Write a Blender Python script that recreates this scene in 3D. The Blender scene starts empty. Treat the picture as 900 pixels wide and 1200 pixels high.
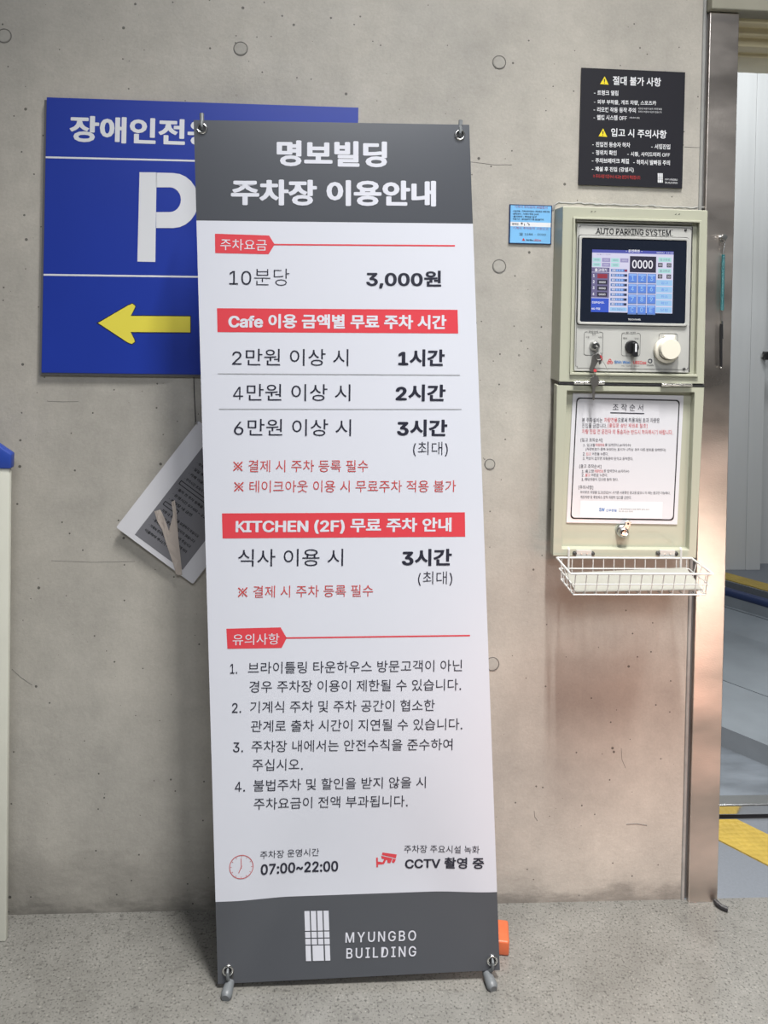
import bpy, bmesh, math, random, os
from mathutils import Vector, Matrix
random.seed(7)
sc = bpy.context.scene
COL = sc.collection
# ------------------------------------------------------------------ camera
F = 1000.0                      # focal length in pixels of the 900x1200 frame
PX0, PY0 = 450.0, 340.0         # principal point (the picture is cropped from above: a lens shift)
YAW, ROLL = math.radians(3.81), math.radians(1.42)
CAM = Vector((0, -2.085, 1.51))
fw = Vector((math.sin(YAW), math.cos(YAW), 0))
r0 = Vector((math.cos(YAW), -math.sin(YAW), 0)); u0 = Vector((0, 0, 1))
RT = r0*math.cos(ROLL) + u0*math.sin(ROLL)
UP = u0*math.cos(ROLL) - r0*math.sin(ROLL)
cd = bpy.data.cameras.new('camera'); cam = bpy.data.objects.new('camera', cd); COL.objects.link(cam)
cd.sensor_fit = 'AUTO'; cd.sensor_width = 36; cd.lens = 36*F/1200
cd.shift_x = (450-PX0)/1200; cd.shift_y = (PY0-600)/1200
cd.clip_start = 0.05; cd.clip_end = 100
M = Matrix((RT, UP, -fw)).transposed().to_4x4(); M.translation = CAM
cam.matrix_world = M
sc.camera = cam
# ------------------------------------------------------------------ view, world, lamps
vs = sc.view_settings
vs.view_transform = 'Standard'; vs.look = 'None'; vs.gamma = 1; vs.use_curve_mapping = False; vs.exposure = -0.86
w = bpy.data.worlds.new('world'); sc.world = w; w.use_nodes = True
w.node_tree.nodes['Background'].inputs[0].default_value = (0.93, 0.97, 1.0, 1)
w.node_tree.nodes['Background'].inputs[1].default_value = 0.26
def area(name, loc, target, sx, sy, power, col=(1, 1, 1), spread=180):
    l = bpy.data.lights.new(name, 'AREA'); l.shape = 'RECTANGLE'; l.size = sx; l.size_y = sy
    l.energy = power; l.color = col; l.spread = math.radians(spread)
    o = bpy.data.objects.new(name, l); COL.objects.link(o); o.location = loc
    o.rotation_euler = (Vector(target)-Vector(loc)).to_track_quat('-Z', 'Y').to_euler()
    return o
area('tube_lamp_over_wall', (0.48, -1.7, 4.6), (0.48, -1.7, 0), 0.14, 1.0, 185, (1.0, 0.985, 0.95), 82)
area('tube_lamp_over_cabinet', (1.75, -1.8, 4.6), (1.75, -1.8, 0), 0.5, 1.2, 100, (1.0, 0.97, 0.92), 82)
area('fill_light_behind_viewer', (0.2, -4.2, 3.6), (0.2, 0, 1.0), 1.6, 0.5, 86, (0.93, 0.96, 1.0), 150)  # unseen fill light, added to brighten the scene from the viewer's side
area('lift_bay_lamp', (1.7, 0.9, 3.0), (1.9, 1.9, 0.9), 1.2, 0.3, 52, (0.95, 0.98, 1.0), 180)
area('warm_tint_light', (1.2, -2.4, 0.25), (0.85, 0, 0.48), 0.4, 0.2, 1.7, (1.0, 0.38, 0.22), 36)  # unseen light, added to tint the lower right wall and jamb pink
area('jamb_highlight_light', (1.72, -2.0, 0.26), (0.87, 0, 0.80), 0.12, 0.05, 0.26, (1.0, 0.93, 0.80), 34)  # unseen light, added to put a highlight band on the steel jamb

# ------------------------------------------------------------------ maths helpers
def ray(px, py): return fw + RT*((px-PX0)/F) + UP*((PY0-py)/F)
def W(px, py, y=0.0):
    d = ray(px, py); return CAM + d*((y-CAM.y)/d.y)
def G(px, py, z=0.0):
    d = ray(px, py); return CAM + d*((z-CAM.z)/d.z)
class Plane:
    """a flat sheet in the scene with its own u (right), v (up) and n (towards the viewer) axes"""
    def __init__(s, O, U, V, fn=None):
        s.O = Vector(O); s.U = Vector(U).normalized(); s.N = s.U.cross(Vector(V)).normalized(); s.V = s.N.cross(s.U)
        s.N = s.U.cross(s.V); s.fn = fn
    def uv(s, px, py, l=0.0):
        d = ray(px, py); o = s.O + s.N*l; t = (o-CAM).dot(s.N)/d.dot(s.N); q = CAM + d*t - o
        return Vector((q.dot(s.U), q.dot(s.V)))
    def pt(s, u, v, l=0.0):
        if s.fn: l += s.fn(u, v)
        return s.O + s.U*u + s.V*v + s.N*l
def wall_plane(y, TL, TR, BL, BR):
    """plane parallel to the wall at depth y, turned in its own plane like the four corners; returns plane, width, height (origin: middle)"""
    a, b, c, d = [W(p[0], p[1], y) for p in (TL, TR, BL, BR)]
    U = ((b-a)+(d-c)); V = ((a-c)+(b-d)); U.normalize(); V.normalize()
    k = (math.atan2(U.z, U.x) + math.atan2(-V.x, V.z))/2
    P = Plane((a+b+c+d)/4, (math.cos(k), 0, math.sin(k)), (-math.sin(k), 0, math.cos(k)))
    return P, ((b-a).length+(d-c).length)/2, ((a-c).length+(b-d).length)/2

# ------------------------------------------------------------------ object helpers
LOC = {}
def build(name, bm, mat, parent=None, label=None, cat=None, group=None, kind=None, smooth=False, base=False):
    xs = [v.co for v in bm.verts]
    lo = Vector([min(c[i] for c in xs) for i in range(3)]); hi = Vector([max(c[i] for c in xs) for i in range(3)])
    c = (lo+hi)/2
    if base: c.z = lo.z
    bm.normal_update()
    for v in bm.verts: v.co -= c
    me = bpy.data.meshes.new(name); bm.to_mesh(me); bm.free()
    if smooth:
        for p in me.polygons: p.use_smooth = True
        if smooth != 'all':
            try: me.set_sharp_from_angle(angle=math.radians(38))
            except Exception: pass
    for m_ in (mat if isinstance(mat, (list, tuple)) else [mat]): me.materials.append(m_)
    o = bpy.data.objects.new(name, me); COL.objects.link(o)
    LOC[o] = c; o.parent = parent; o.location = c - (LOC[parent] if parent else Vector())
    setp(o, label, cat, group, kind); return o
def setp(o, label=None, cat=None, group=None, kind=None):
    if label: o['label'] = label
    if cat: o['category'] = cat
    if group: o['group'] = group
    if kind: o['kind'] = kind
def thing(name, loc, label, cat, group=None):
    o = bpy.data.objects.new(name, None); COL.objects.link(o); o.empty_display_size = 0.05
    o.location = loc; LOC[o] = Vector(loc); setp(o, label, cat, group); return o
def B(): return bmesh.new()
def box8(bm, pts):
    """eight corners: 4 back (ccw) then 4 front"""
    v = [bm.verts.new(p) for p in pts]
    for f in ((0,1,2,3), (7,6,5,4), (0,4,5,1), (1,5,6,2), (2,6,7,3), (3,7,4,0)): bm.faces.new([v[i] for i in f])
    bmesh.ops.recalc_face_normals(bm, faces=bm.faces[:])
def box(bm, lo, hi):
    x0, y0, z0 = lo; x1, y1, z1 = hi
    box8(bm, [(x0,y1,z0),(x1,y1,z0),(x1,y1,z1),(x0,y1,z1),(x0,y0,z0),(x1,y0,z0),(x1,y0,z1),(x0,y0,z1)])
def pbox(bm, P, u0_, u1, v0, v1, l0, l1):
    box8(bm, [P.pt(u0_,v0,l0),P.pt(u1,v0,l0),P.pt(u1,v1,l0),P.pt(u0_,v1,l0),P.pt(u0_,v0,l1),P.pt(u1,v0,l1),P.pt(u1,v1,l1),P.pt(u0_,v1,l1)])
def bevel(bm, w_, seg=2):
    bmesh.ops.bevel(bm, geom=bm.edges[:], offset=w_, segments=seg, affect='EDGES', profile=0.5, clamp_overlap=True)
def poly(bm, P, pts, l):
    v = [bm.verts.new(P.pt(a, b, l)) for a, b in pts]; f = bm.faces.new(v); f.normal_update()
    if f.normal.dot(P.N) < 0: f.normal_flip()
    return f
def slab(bm, P, pts, l0, l1):
    """outline pts (u,v) extruded from l0 to l1"""
    n = len(pts); a = [bm.verts.new(P.pt(u, v, l0)) for u, v in pts]; b = [bm.verts.new(P.pt(u, v, l1)) for u, v in pts]
    bm.faces.new(a); bm.faces.new(b)
    for i in range(n): bm.faces.new((a[i], a[(i+1) % n], b[(i+1) % n], b[i]))
    bmesh.ops.recalc_face_normals(bm, faces=bm.faces[:])
def rrect(u0_, u1, v0, v1, r, n=5):
    o = []
    for cx, cy, a0 in ((u1-r, v1-r, 0), (u0_+r, v1-r, 90), (u0_+r, v0+r, 180), (u1-r, v0+r, 270)):
        for k in range(n+1):
            a = math.radians(a0+90*k/n); o.append((cx+r*math.cos(a), cy+r*math.sin(a)))
    return o
def ringface(bm, P, outer, inner, l):
    n = len(outer); a = [bm.verts.new(P.pt(u, v, l)) for u, v in outer]; b = [bm.verts.new(P.pt(u, v, l)) for u, v in inner]
    for i in range(n): bm.faces.new((a[i], a[(i+1) % n], b[(i+1) % n], b[i]))
def ringslab(bm, P, outer, inner, l0, l1):
    n = len(outer)
    A = [[bm.verts.new(P.pt(u, v, l)) for u, v in q] for q in (outer, inner) for l in (l0, l1)]
    o0, o1, i0, i1 = A
    for i in range(n):
        j = (i+1) % n
        bm.faces.new((o0[i], o0[j], o1[j], o1[i])); bm.faces.new((i0[i], i1[i], i1[j], i0[j]))
        bm.faces.new((o1[i], o1[j], i1[j], i1[i])); bm.faces.new((o0[i], i0[i], i0[j], o0[j]))
    bmesh.ops.recalc_face_normals(bm, faces=bm.faces[:])
def tube(bm, pts, r, seg=8, caps=True, radii=None):
    pts = [Vector(p) for p in pts]; rings = []; prev = None
    for i, p in enumerate(pts):
        t = (pts[min(i+1, len(pts)-1)] - pts[max(i-1, 0)]).normalized()
        if prev is None:
            a = Vector((0, 0, 1)) if abs(t.z) < 0.9 else Vector((1, 0, 0)); x = t.cross(a).normalized()
        else: x = (prev - t*prev.dot(t)).normalized()
        prev = x; y = t.cross(x); rr = radii[i] if radii else r
        rings.append([bm.verts.new(p + (x*math.cos(2*math.pi*k/seg) + y*math.sin(2*math.pi*k/seg))*rr) for k in range(seg)])
    for a, b in zip(rings, rings[1:]):
        for k in range(seg): bm.faces.new((a[k], a[(k+1) % seg], b[(k+1) % seg], b[k]))
    if caps: bm.faces.new(rings[0][::-1]); bm.faces.new(rings[-1])
    bmesh.ops.recalc_face_normals(bm, faces=bm.faces[:])
def lathe(bm, P, cu, cv, prof, seg=24):
    """prof: (radius, l) from back to front around the plane normal at (cu,cv)"""
    rings = []
    for r, l in prof:
        if r < 1e-6: rings.append([bm.verts.new(P.pt(cu, cv, l))])
        else: rings.append([bm.verts.new(P.pt(cu+r*math.cos(2*math.pi*k/seg), cv+r*math.sin(2*math.pi*k/seg), l)) for k in range(seg)])
    for a, b in zip(rings, rings[1:]):
        for k in range(seg):
            q = [a[k % len(a)], a[(k+1) % len(a)], b[(k+1) % len(b)], b[k % len(b)]]
            s = []; [s.append(x) for x in q if x not in s]
            if len(s) > 2: bm.faces.new(s)
    bmesh.ops.recalc_face_normals(bm, faces=bm.faces[:])
def torus(bm, P, cu, cv, R, r, l, seg=24, s2=8):
    v = [[bm.verts.new(P.pt(cu+(R+r*math.cos(b))*math.cos(a), cv+(R+r*math.cos(b))*math.sin(a), l+r*math.sin(b)))
          for b in [2*math.pi*j/s2 for j in range(s2)]] for a in [2*math.pi*i/seg for i in range(seg)]]
    for i in range(seg):
        for j in range(s2): bm.faces.new((v[i][j], v[(i+1) % seg][j], v[(i+1) % seg][(j+1) % s2], v[i][(j+1) % s2]))
    bmesh.ops.recalc_face_normals(bm, faces=bm.faces[:])

# ------------------------------------------------------------------ materials
def mat(name, col, rough=0.5, metal=0.0, noise=0.0, nscale=30.0, bump=0.0, bscale=80.0, spec=None, emit=0.0, trans=0.0, stretch=None, coat=0.0, aniso=0.0):
    m = bpy.data.materials.new(name); m.use_nodes = True; nt = m.node_tree; N = nt.nodes; L = nt.links
    p = N['Principled BSDF']; p.inputs['Base Color'].default_value = (*col, 1); p.inputs['Roughness'].default_value = rough
    p.inputs['Metallic'].default_value = metal
    if spec is not None: p.inputs['Specular IOR Level'].default_value = spec
    if coat: p.inputs['Coat Weight'].default_value = coat; p.inputs['Coat Roughness'].default_value = 0.12
    if emit: p.inputs['Emission Color'].default_value = (*col, 1); p.inputs['Emission Strength'].default_value = emit
    if trans: p.inputs['Transmission Weight'].default_value = trans
    if noise or bump:
        tc = N.new('ShaderNodeTexCoord'); mp = N.new('ShaderNodeMapping'); L.new(tc.outputs['Object'], mp.inputs[0])
        if stretch: mp.inputs['Scale'].default_value = stretch
    if noise:
        n = N.new('ShaderNodeTexNoise'); n.inputs['Scale'].default_value = nscale; n.inputs['Detail'].default_value = 6; L.new(mp.outputs[0], n.inputs['Vector'])
        r = N.new('ShaderNodeMapRange'); r.inputs[1].default_value = 0.3; r.inputs[2].default_value = 0.7
        r.inputs[3].default_value = 1-noise; r.inputs[4].default_value = 1+noise; L.new(n.outputs[0], r.inputs[0])
        x = N.new('ShaderNodeVectorMath'); x.operation = 'SCALE'; x.inputs[0].default_value = col; L.new(r.outputs[0], x.inputs['Scale'])
        L.new(x.outputs[0], p.inputs['Base Color'])
        if metal or coat:
            r2 = N.new('ShaderNodeMapRange'); r2.inputs[1].default_value = 0.3; r2.inputs[2].default_value = 0.7
            r2.inputs[3].default_value = rough*0.8; r2.inputs[4].default_value = min(1, rough*1.25); L.new(n.outputs[0], r2.inputs[0]); L.new(r2.outputs[0], p.inputs['Roughness'])
    if bump:
        n = N.new('ShaderNodeTexNoise'); n.inputs['Scale'].default_value = bscale; n.inputs['Detail'].default_value = 4; L.new(mp.outputs[0], n.inputs['Vector'])
        b = N.new('ShaderNodeBump'); b.inputs['Strength'].default_value = bump; b.inputs['Distance'].default_value = 0.002
        L.new(n.outputs[0], b.inputs['Height']); L.new(b.outputs[0], p.inputs['Normal'])
    return m

def concrete_wall():
    m = bpy.data.materials.new('board_cast_concrete'); m.use_nodes = True; nt = m.node_tree; N = nt.nodes; L = nt.links
    p = N['Principled BSDF']; geo = N.new('ShaderNodeNewGeometry'); sep = N.new('ShaderNodeSeparateXYZ'); L.new(geo.outputs['Position'], sep.inputs[0])
    pos = geo.outputs['Position']
    def noise(scale, detail=5, rough=0.6, st=None, dist=0):
        n = N.new('ShaderNodeTexNoise'); n.inputs['Scale'].default_value = scale; n.inputs['Detail'].default_value = detail
        n.inputs['Roughness'].default_value = rough; n.inputs['Distortion'].default_value = dist
        if st:
            mp = N.new('ShaderNodeMapping'); mp.inputs['Scale'].default_value = st; L.new(pos, mp.inputs[0]); L.new(mp.outputs[0], n.inputs['Vector'])
        else: L.new(pos, n.inputs['Vector'])
        return n.outputs[0]
    def rng(s, a, b, c, d, smooth=False):
        r = N.new('ShaderNodeMapRange'); L.new(s, r.inputs[0])
        if smooth: r.interpolation_type = 'SMOOTHSTEP'
        for i, v in enumerate((a, b, c, d)): r.inputs[i+1].default_value = v
        return r.outputs[0]
    def mul(a, b):
        x = N.new('ShaderNodeMath'); x.operation = 'MULTIPLY'
        for i, s in enumerate((a, b)):
            if isinstance(s, float): x.inputs[i].default_value = s
            else: L.new(s, x.inputs[i])
        return x.outputs[0]
    k = mul(rng(noise(2.2, 6, 0.6), .3, .7, .84, 1.12), rng(noise(14, 7, .75), .25, .75, .88, 1.12))
    k = mul(k, rng(noise(160, 3, .7), .3, .7, .95, 1.05))
    k = mul(k, rng(noise(1.6, 6, .7, (5, 5, .6)), .3, .7, .965, 1.035))      # vertical runs
    # bug holes: tiny dark pits
    def pits(scale, r_, keep):
        v = N.new('ShaderNodeTexVoronoi'); v.inputs['Scale'].default_value = scale; v.inputs['Randomness'].default_value = 1; L.new(pos, v.inputs['Vector'])
        c = N.new('ShaderNodeSeparateColor'); L.new(v.outputs['Color'], c.inputs[0])
        gate = rng(c.outputs[0], keep, keep+.02, 0, 1)
        size = rng(c.outputs[1], 0, 1, r_*.35, r_)
        x = N.new('ShaderNodeMath'); x.operation = 'LESS_THAN'; L.new(v.outputs['Distance'], x.inputs[0]); L.new(size, x.inputs[1])
        return mul(x.outputs[0], gate)
    pa = pits(24, .085, .45); pb = pits(60, .13, .74)
    mx = N.new('ShaderNodeMath'); mx.operation = 'MAXIMUM'; L.new(pa, mx.inputs[0]); L.new(pb, mx.inputs[1]); pit = mx.outputs[0]
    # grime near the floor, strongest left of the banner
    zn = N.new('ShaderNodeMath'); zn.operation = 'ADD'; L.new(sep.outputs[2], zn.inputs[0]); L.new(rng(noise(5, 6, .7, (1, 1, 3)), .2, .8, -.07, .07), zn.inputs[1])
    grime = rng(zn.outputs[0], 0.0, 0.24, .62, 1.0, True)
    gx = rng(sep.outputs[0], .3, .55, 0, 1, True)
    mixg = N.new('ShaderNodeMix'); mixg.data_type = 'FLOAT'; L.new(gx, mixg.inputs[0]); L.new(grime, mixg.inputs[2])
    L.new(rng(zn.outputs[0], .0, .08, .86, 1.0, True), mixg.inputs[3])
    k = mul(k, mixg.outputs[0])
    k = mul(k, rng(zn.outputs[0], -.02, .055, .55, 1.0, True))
    pk = N.new('ShaderNodeMath'); pk.operation = 'MULTIPLY_ADD'; L.new(pit, pk.inputs[0]); pk.inputs[1].default_value = -.72; pk.inputs[2].default_value = 1
    k = mul(k, pk.outputs[0])
    warm = rng(noise(1.1, 3, .5), .35, .65, 0, 1)
    mc = N.new('ShaderNodeMix'); mc.data_type = 'RGBA'; L.new(warm, mc.inputs[0])
    mc.inputs[6].default_value = (.395, .378, .345, 1); mc.inputs[7].default_value = (.425, .398, .355, 1)
    x = N.new('ShaderNodeVectorMath'); x.operation = 'SCALE'; L.new(mc.outputs[2], x.inputs[0]); L.new(k, x.inputs['Scale']); L.new(x.outputs[0], p.inputs['Base Color'])
    L.new(rng(noise(8, 4), .3, .7, .42, .62), p.inputs['Roughness'])
    h = N.new('ShaderNodeMath'); h.operation = 'MULTIPLY_ADD'; L.new(pit, h.inputs[0]); h.inputs[1].default_value = -1.0; L.new(noise(70, 5, .7), h.inputs[2])
    b = N.new('ShaderNodeBump'); b.inputs['Strength'].default_value = .35; b.inputs['Distance'].default_value = .0025; L.new(h.outputs[0], b.inputs['Height']); L.new(b.outputs[0], p.inputs['Normal'])
    return m
def polished_floor():
    m = bpy.data.materials.new('polished_speckled_floor'); m.use_nodes = True; nt = m.node_tree; N = nt.nodes; L = nt.links
    p = N['Principled BSDF']; geo = N.new('ShaderNodeNewGeometry'); pos = geo.outputs['Position']
    def ns(scale, d=4, r_=.6):
        n = N.new('ShaderNodeTexNoise'); n.inputs['Scale'].default_value = scale; n.inputs['Detail'].default_value = d; n.inputs['Roughness'].default_value = r_; L.new(pos, n.inputs['Vector']); return n.outputs[0]
    def ramp(s, els):
        r = N.new('ShaderNodeValToRGB'); L.new(s, r.inputs[0]); e = r.color_ramp.elements
        while len(e) < len(els): e.new(.5)
        for q, (a, c) in zip(e, els): q.position = a; q.color = (*c, 1)
        return r.outputs[0]
    base = ramp(ns(5, 7, .7), [(.25, (.125, .121, .112)), (.75, (.215, .210, .196))])
    spk = ramp(ns(190, 3, .55), [(.0, (.45, .45, .45)), (.37, (.5, .5, .5)), (.43, (1, 1, 1)), (.62, (1, 1, 1)), (.70, (1.5, 1.5, 1.45))])
    spk2 = ramp(ns(48, 3, .6), [(.30, (.7, .7, .7)), (.42, (1, 1, 1))])
    def mulc(a, b):
        x = N.new('ShaderNodeMix'); x.data_type = 'RGBA'; x.blend_type = 'MULTIPLY'; x.inputs[0].default_value = 1; L.new(a, x.inputs[6]); L.new(b, x.inputs[7]); return x.outputs[2]
    L.new(mulc(mulc(base, spk), spk2), p.inputs['Base Color'])
    r = N.new('ShaderNodeMapRange'); L.new(ns(6, 5), r.inputs[0]); r.inputs[1].default_value = .3; r.inputs[2].default_value = .7; r.inputs[3].default_value = .13; r.inputs[4].default_value = .30; L.new(r.outputs[0], p.inputs['Roughness']); p.inputs['Specular IOR Level'].default_value = .8
    b = N.new('ShaderNodeBump'); b.inputs['Strength'].default_value = .12; b.inputs['Distance'].default_value = .001; L.new(ns(90), b.inputs['Height']); L.new(b.outputs[0], p.inputs['Normal'])
    return m
def tread_plate(name, col):
    m = mat(name, col, .45, 0, .12, 14); nt = m.node_tree; N = nt.nodes; L = nt.links; p = N['Principled BSDF']
    geo = N.new('ShaderNodeNewGeometry'); v = N.new('ShaderNodeTexVoronoi'); v.inputs['Scale'].default_value = 55; v.inputs['Randomness'].default_value = .35; L.new(geo.outputs['Position'], v.inputs['Vector'])
    b = N.new('ShaderNodeBump'); b.invert = True; b.inputs['Strength'].default_value = .8; b.inputs['Distance'].default_value = .003; L.new(v.outputs['Distance'], b.inputs['Height']); L.new(b.outputs[0], p.inputs['Normal'])
    return m
MT = dict(
    conc=concrete_wall(), floor=polished_floor(),
    plug=mat('tie_hole_mortar', (.37, .355, .325), .8, noise=.08, nscale=60, bump=.3),
    groove=mat('dark_groove', (.16, .155, .145), .9),
    caulk=mat('joint_sealant', (.29, .29, .28), .6, noise=.15, nscale=18, bump=.3),
    joint=mat('joint_steel', (.12, .12, .12), .5, .1, noise=.12, nscale=9, stretch=(4, 4, .6)),
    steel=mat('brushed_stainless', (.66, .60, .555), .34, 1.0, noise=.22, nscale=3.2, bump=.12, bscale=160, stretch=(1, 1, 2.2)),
    chrome=mat('bright_metal', (.75, .75, .74), .18, 1.0),
    nickel=mat('dull_nickel', (.55, .55, .54), .32, 1.0),
    darkmetal=mat('dark_metal', (.10, .10, .10), .4, .7),
    olive=mat('cream_olive_enamel', (.415, .42, .335), .38, noise=.03, nscale=4),
    plate=mat('pale_anodised_plate', (.52, .52, .50), .42, .25, noise=.03, nscale=8),
    black=mat('black_print', (.015, .015, .018), .5),
    blackplastic=mat('black_plastic', (.018, .018, .020), .28),
    glass=mat('screen_bezel_glass', (.012, .016, .028), .10, spec=.6),
    white=mat('white_vinyl', (.575, .59, .66), .46, noise=.012, nscale=3),
    grey=mat('slate_vinyl', (.060, .065, .078), .30, spec=.7),
    ltext=mat('banner_white_print', (.60, .61, .68), .46),
    ink=mat('banner_dark_print', (.012, .013, .028), .5),
    red=mat('banner_red_print', (.60, .045, .062), .45),
    redink=mat('banner_red_ink', (.47, .055, .055), .5),
    hair=mat('grey_hairline', (.30, .31, .33), .5),
    blue=mat('sign_blue', (.012, .038, .33), .38, noise=.03, nscale=5),
    signwhite=mat('sign_white', (.72, .73, .76), .4),
    yellow=mat('sign_yellow', (.78, .68, .08), .4),
    signback=mat('sign_shadow_edge', (.10, .10, .11), .6),
    notice=mat('notice_black', (.014, .014, .020), .5, spec=.3),
    nyellow=mat('notice_yellow', (.85, .68, .02), .4),
    nred=mat('notice_red', (.35, .03, .03), .5),
    sky=mat('sticker_blue', (.20, .48, .80), .35),
    stickeredge=mat('sticker_navy', (.01, .03, .10), .4),
    maroon=mat('sticker_maroon', (.28, .05, .16), .5),
    paper=mat('laminated_paper', (.62, .62, .66), .30, coat=.4),
    paperred=mat('paper_red_ink', (.55, .05, .06), .5),
    logoblue=mat('logo_blue', (.02, .16, .45), .5),
    carddark=mat('card_dark_print', (.17, .17, .19), .28, coat=.3),
    tape=mat('clear_parcel_tape', (.47, .41, .37), .18, coat=.8, bump=.6, bscale=60),
    wire=mat('white_coated_wire', (.58, .58, .57), .35),
    board=mat('greyish_board', (.30, .295, .265), .6, noise=.04, nscale=12),
    orange=mat('orange_plastic', (.50, .11, .04), .45, noise=.08, nscale=30),
    foot=mat('grey_plastic', (.13, .14, .15), .45),
    teal=mat('teal_coil', (.025, .17, .19), .45),
    ivory=mat('ivory_plastic', (.74, .70, .60), .35),
    cream=mat('cream_panel', (.60, .60, .53), .5, noise=.03, nscale=10),
    navy=mat('blue_plastic', (.02, .06, .35), .4),
    lift=mat('lift_grey_paint', (.20, .225, .25), .42, noise=.10, nscale=7, bump=.15, bscale=140),
    liftdark=mat('lift_scuffed_steel', (.15, .17, .195), .38, noise=.25, nscale=6, bump=.2, stretch=(1, 3, 1)),
    baywall=mat('bay_white_panel', (.60, .61, .61), .5, noise=.03, nscale=3, stretch=(8, 8, .4)),
    brass=mat('door_head_steel', (.74, .66, .44), .34, .12, noise=.12, nscale=5),
    beam=mat('concrete_beam', (.27, .26, .21), .6, noise=.06, nscale=9),
    rail=mat('navy_rubber_rail', (.02, .035, .10), .35),
    tread=tread_plate('yellow_tread_plate', (.38, .27, .05)),
    bayfloor=mat('bay_floor_paint', (.155, .170, .195), .40, noise=.06, nscale=160, bump=.25, bscale=220),
    keygrey=mat('key_metal', (.30, .29, .28), .35, .9),
)
# lit colours of the touch screen (it gives off light)
def scr(name, col, e=1.7):
    m = mat('screen_'+name, (.012, .014, .02), .15, emit=e); m.node_tree.nodes['Principled BSDF'].inputs['Emission Color'].default_value = (*col, 1); return m
SC = dict(navy=scr('navy', (.09, .10, .42)), pale=scr('pale', (.72, .70, .88)), mint=scr('mint', (.45, .76, .74)), lav=scr('lavender', (.36, .33, .55)),
          slate=scr('slate', (.17, .15, .28)), red=scr('red', (.33, .04, .06)), dark=scr('dark', (.035, .03, .05)), blue=scr('blue', (.05, .11, .60)),
          key=scr('key', (.13, .27, .78)), keyhi=scr('key_light', (.30, .50, .95)), sky=scr('sky', (.36, .60, .88)), white=scr('white', (.95, .95, 1.0)), bar=scr('bar', (.13, .22, .48)))

# ------------------------------------------------------------------ lettering
try: FONT = bpy.data.fonts.load(os.path.join(bpy.utils.system_resource('DATAFILES'), 'fonts', 'Inter.woff2'))
except Exception: FONT = None
_tc = {}
_cv = {}
def _outline(txt, lat, offset):
    """flat mesh of one run of lettering; one curve per face is kept and re-used"""
    if lat not in _cv:
        c = bpy.data.curves.new('text', 'FONT'); c.size = 1; c.resolution_u = 3
        if lat and FONT: c.font = FONT
        _cv[lat] = (c, bpy.data.objects.new('text', c))
    c, o = _cv[lat]; c.offset = offset; c.body = txt
    me = bpy.data.meshes.new_from_object(o)
    V = [(v.co.x, v.co.y, 0.0) for v in me.vertices]; Fc = [tuple(p.vertices) for p in me.polygons]
    bpy.data.meshes.remove(me); return V, Fc
_ad = {}
def _advance(txt, lat):
    if (txt, lat) not in _ad:
        f = lambda t: max(v[0] for v in _outline(t, lat, 0)[0])
        _ad[(txt, lat)] = f('|'+txt+'|') - f('||')
    return _ad[(txt, lat)]
def _stroked(strokes, t):
    v = []; f = []
    for i, (ax, ay, bx, by) in enumerate(strokes):
        d = Vector((bx-ax, by-ay)).normalized(); n = Vector((-d.y, d.x))*t; k = len(v)
        for q in ((ax, ay), (bx, by)):
            for m_ in (-1, 1): v.append((q[0]+n.x*m_, q[1]+n.y*m_, i*.000005))
        f.append((k, k+2, k+3, k+1))
    return v, f
OWN = {'4': (_stroked([(.26, 0, .26, .51), (.03, .145, .38, .145), (.045, .14, .245, .50)], .023), .42),
       'K': (_stroked([(.085, 0, .085, .51), (.09, .19, .37, .50), (.19, .28, .385, .01)], .024), .40)}
def _mesh_of(txt, lat, offset):
    if not lat or not any(c in OWN for c in txt): v, f = _outline(txt, lat, offset); return v, f, _advance(txt, lat)
    V = []; Fc = []; x = 0
    for c in txt:
        if c in OWN: (v, f), ad = OWN[c]
        elif c == ' ': x += .16; continue
        else: (v, f), ad = _outline(c, lat, offset), _advance(c, lat)
        k = len(V); V += [(a+x, b, z) for a, b, z in v]; Fc += [tuple(i+k for i in q) for q in f]; x += ad
    return V, Fc, x
LATSC, LATDY = 1.38, -.03
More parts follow.
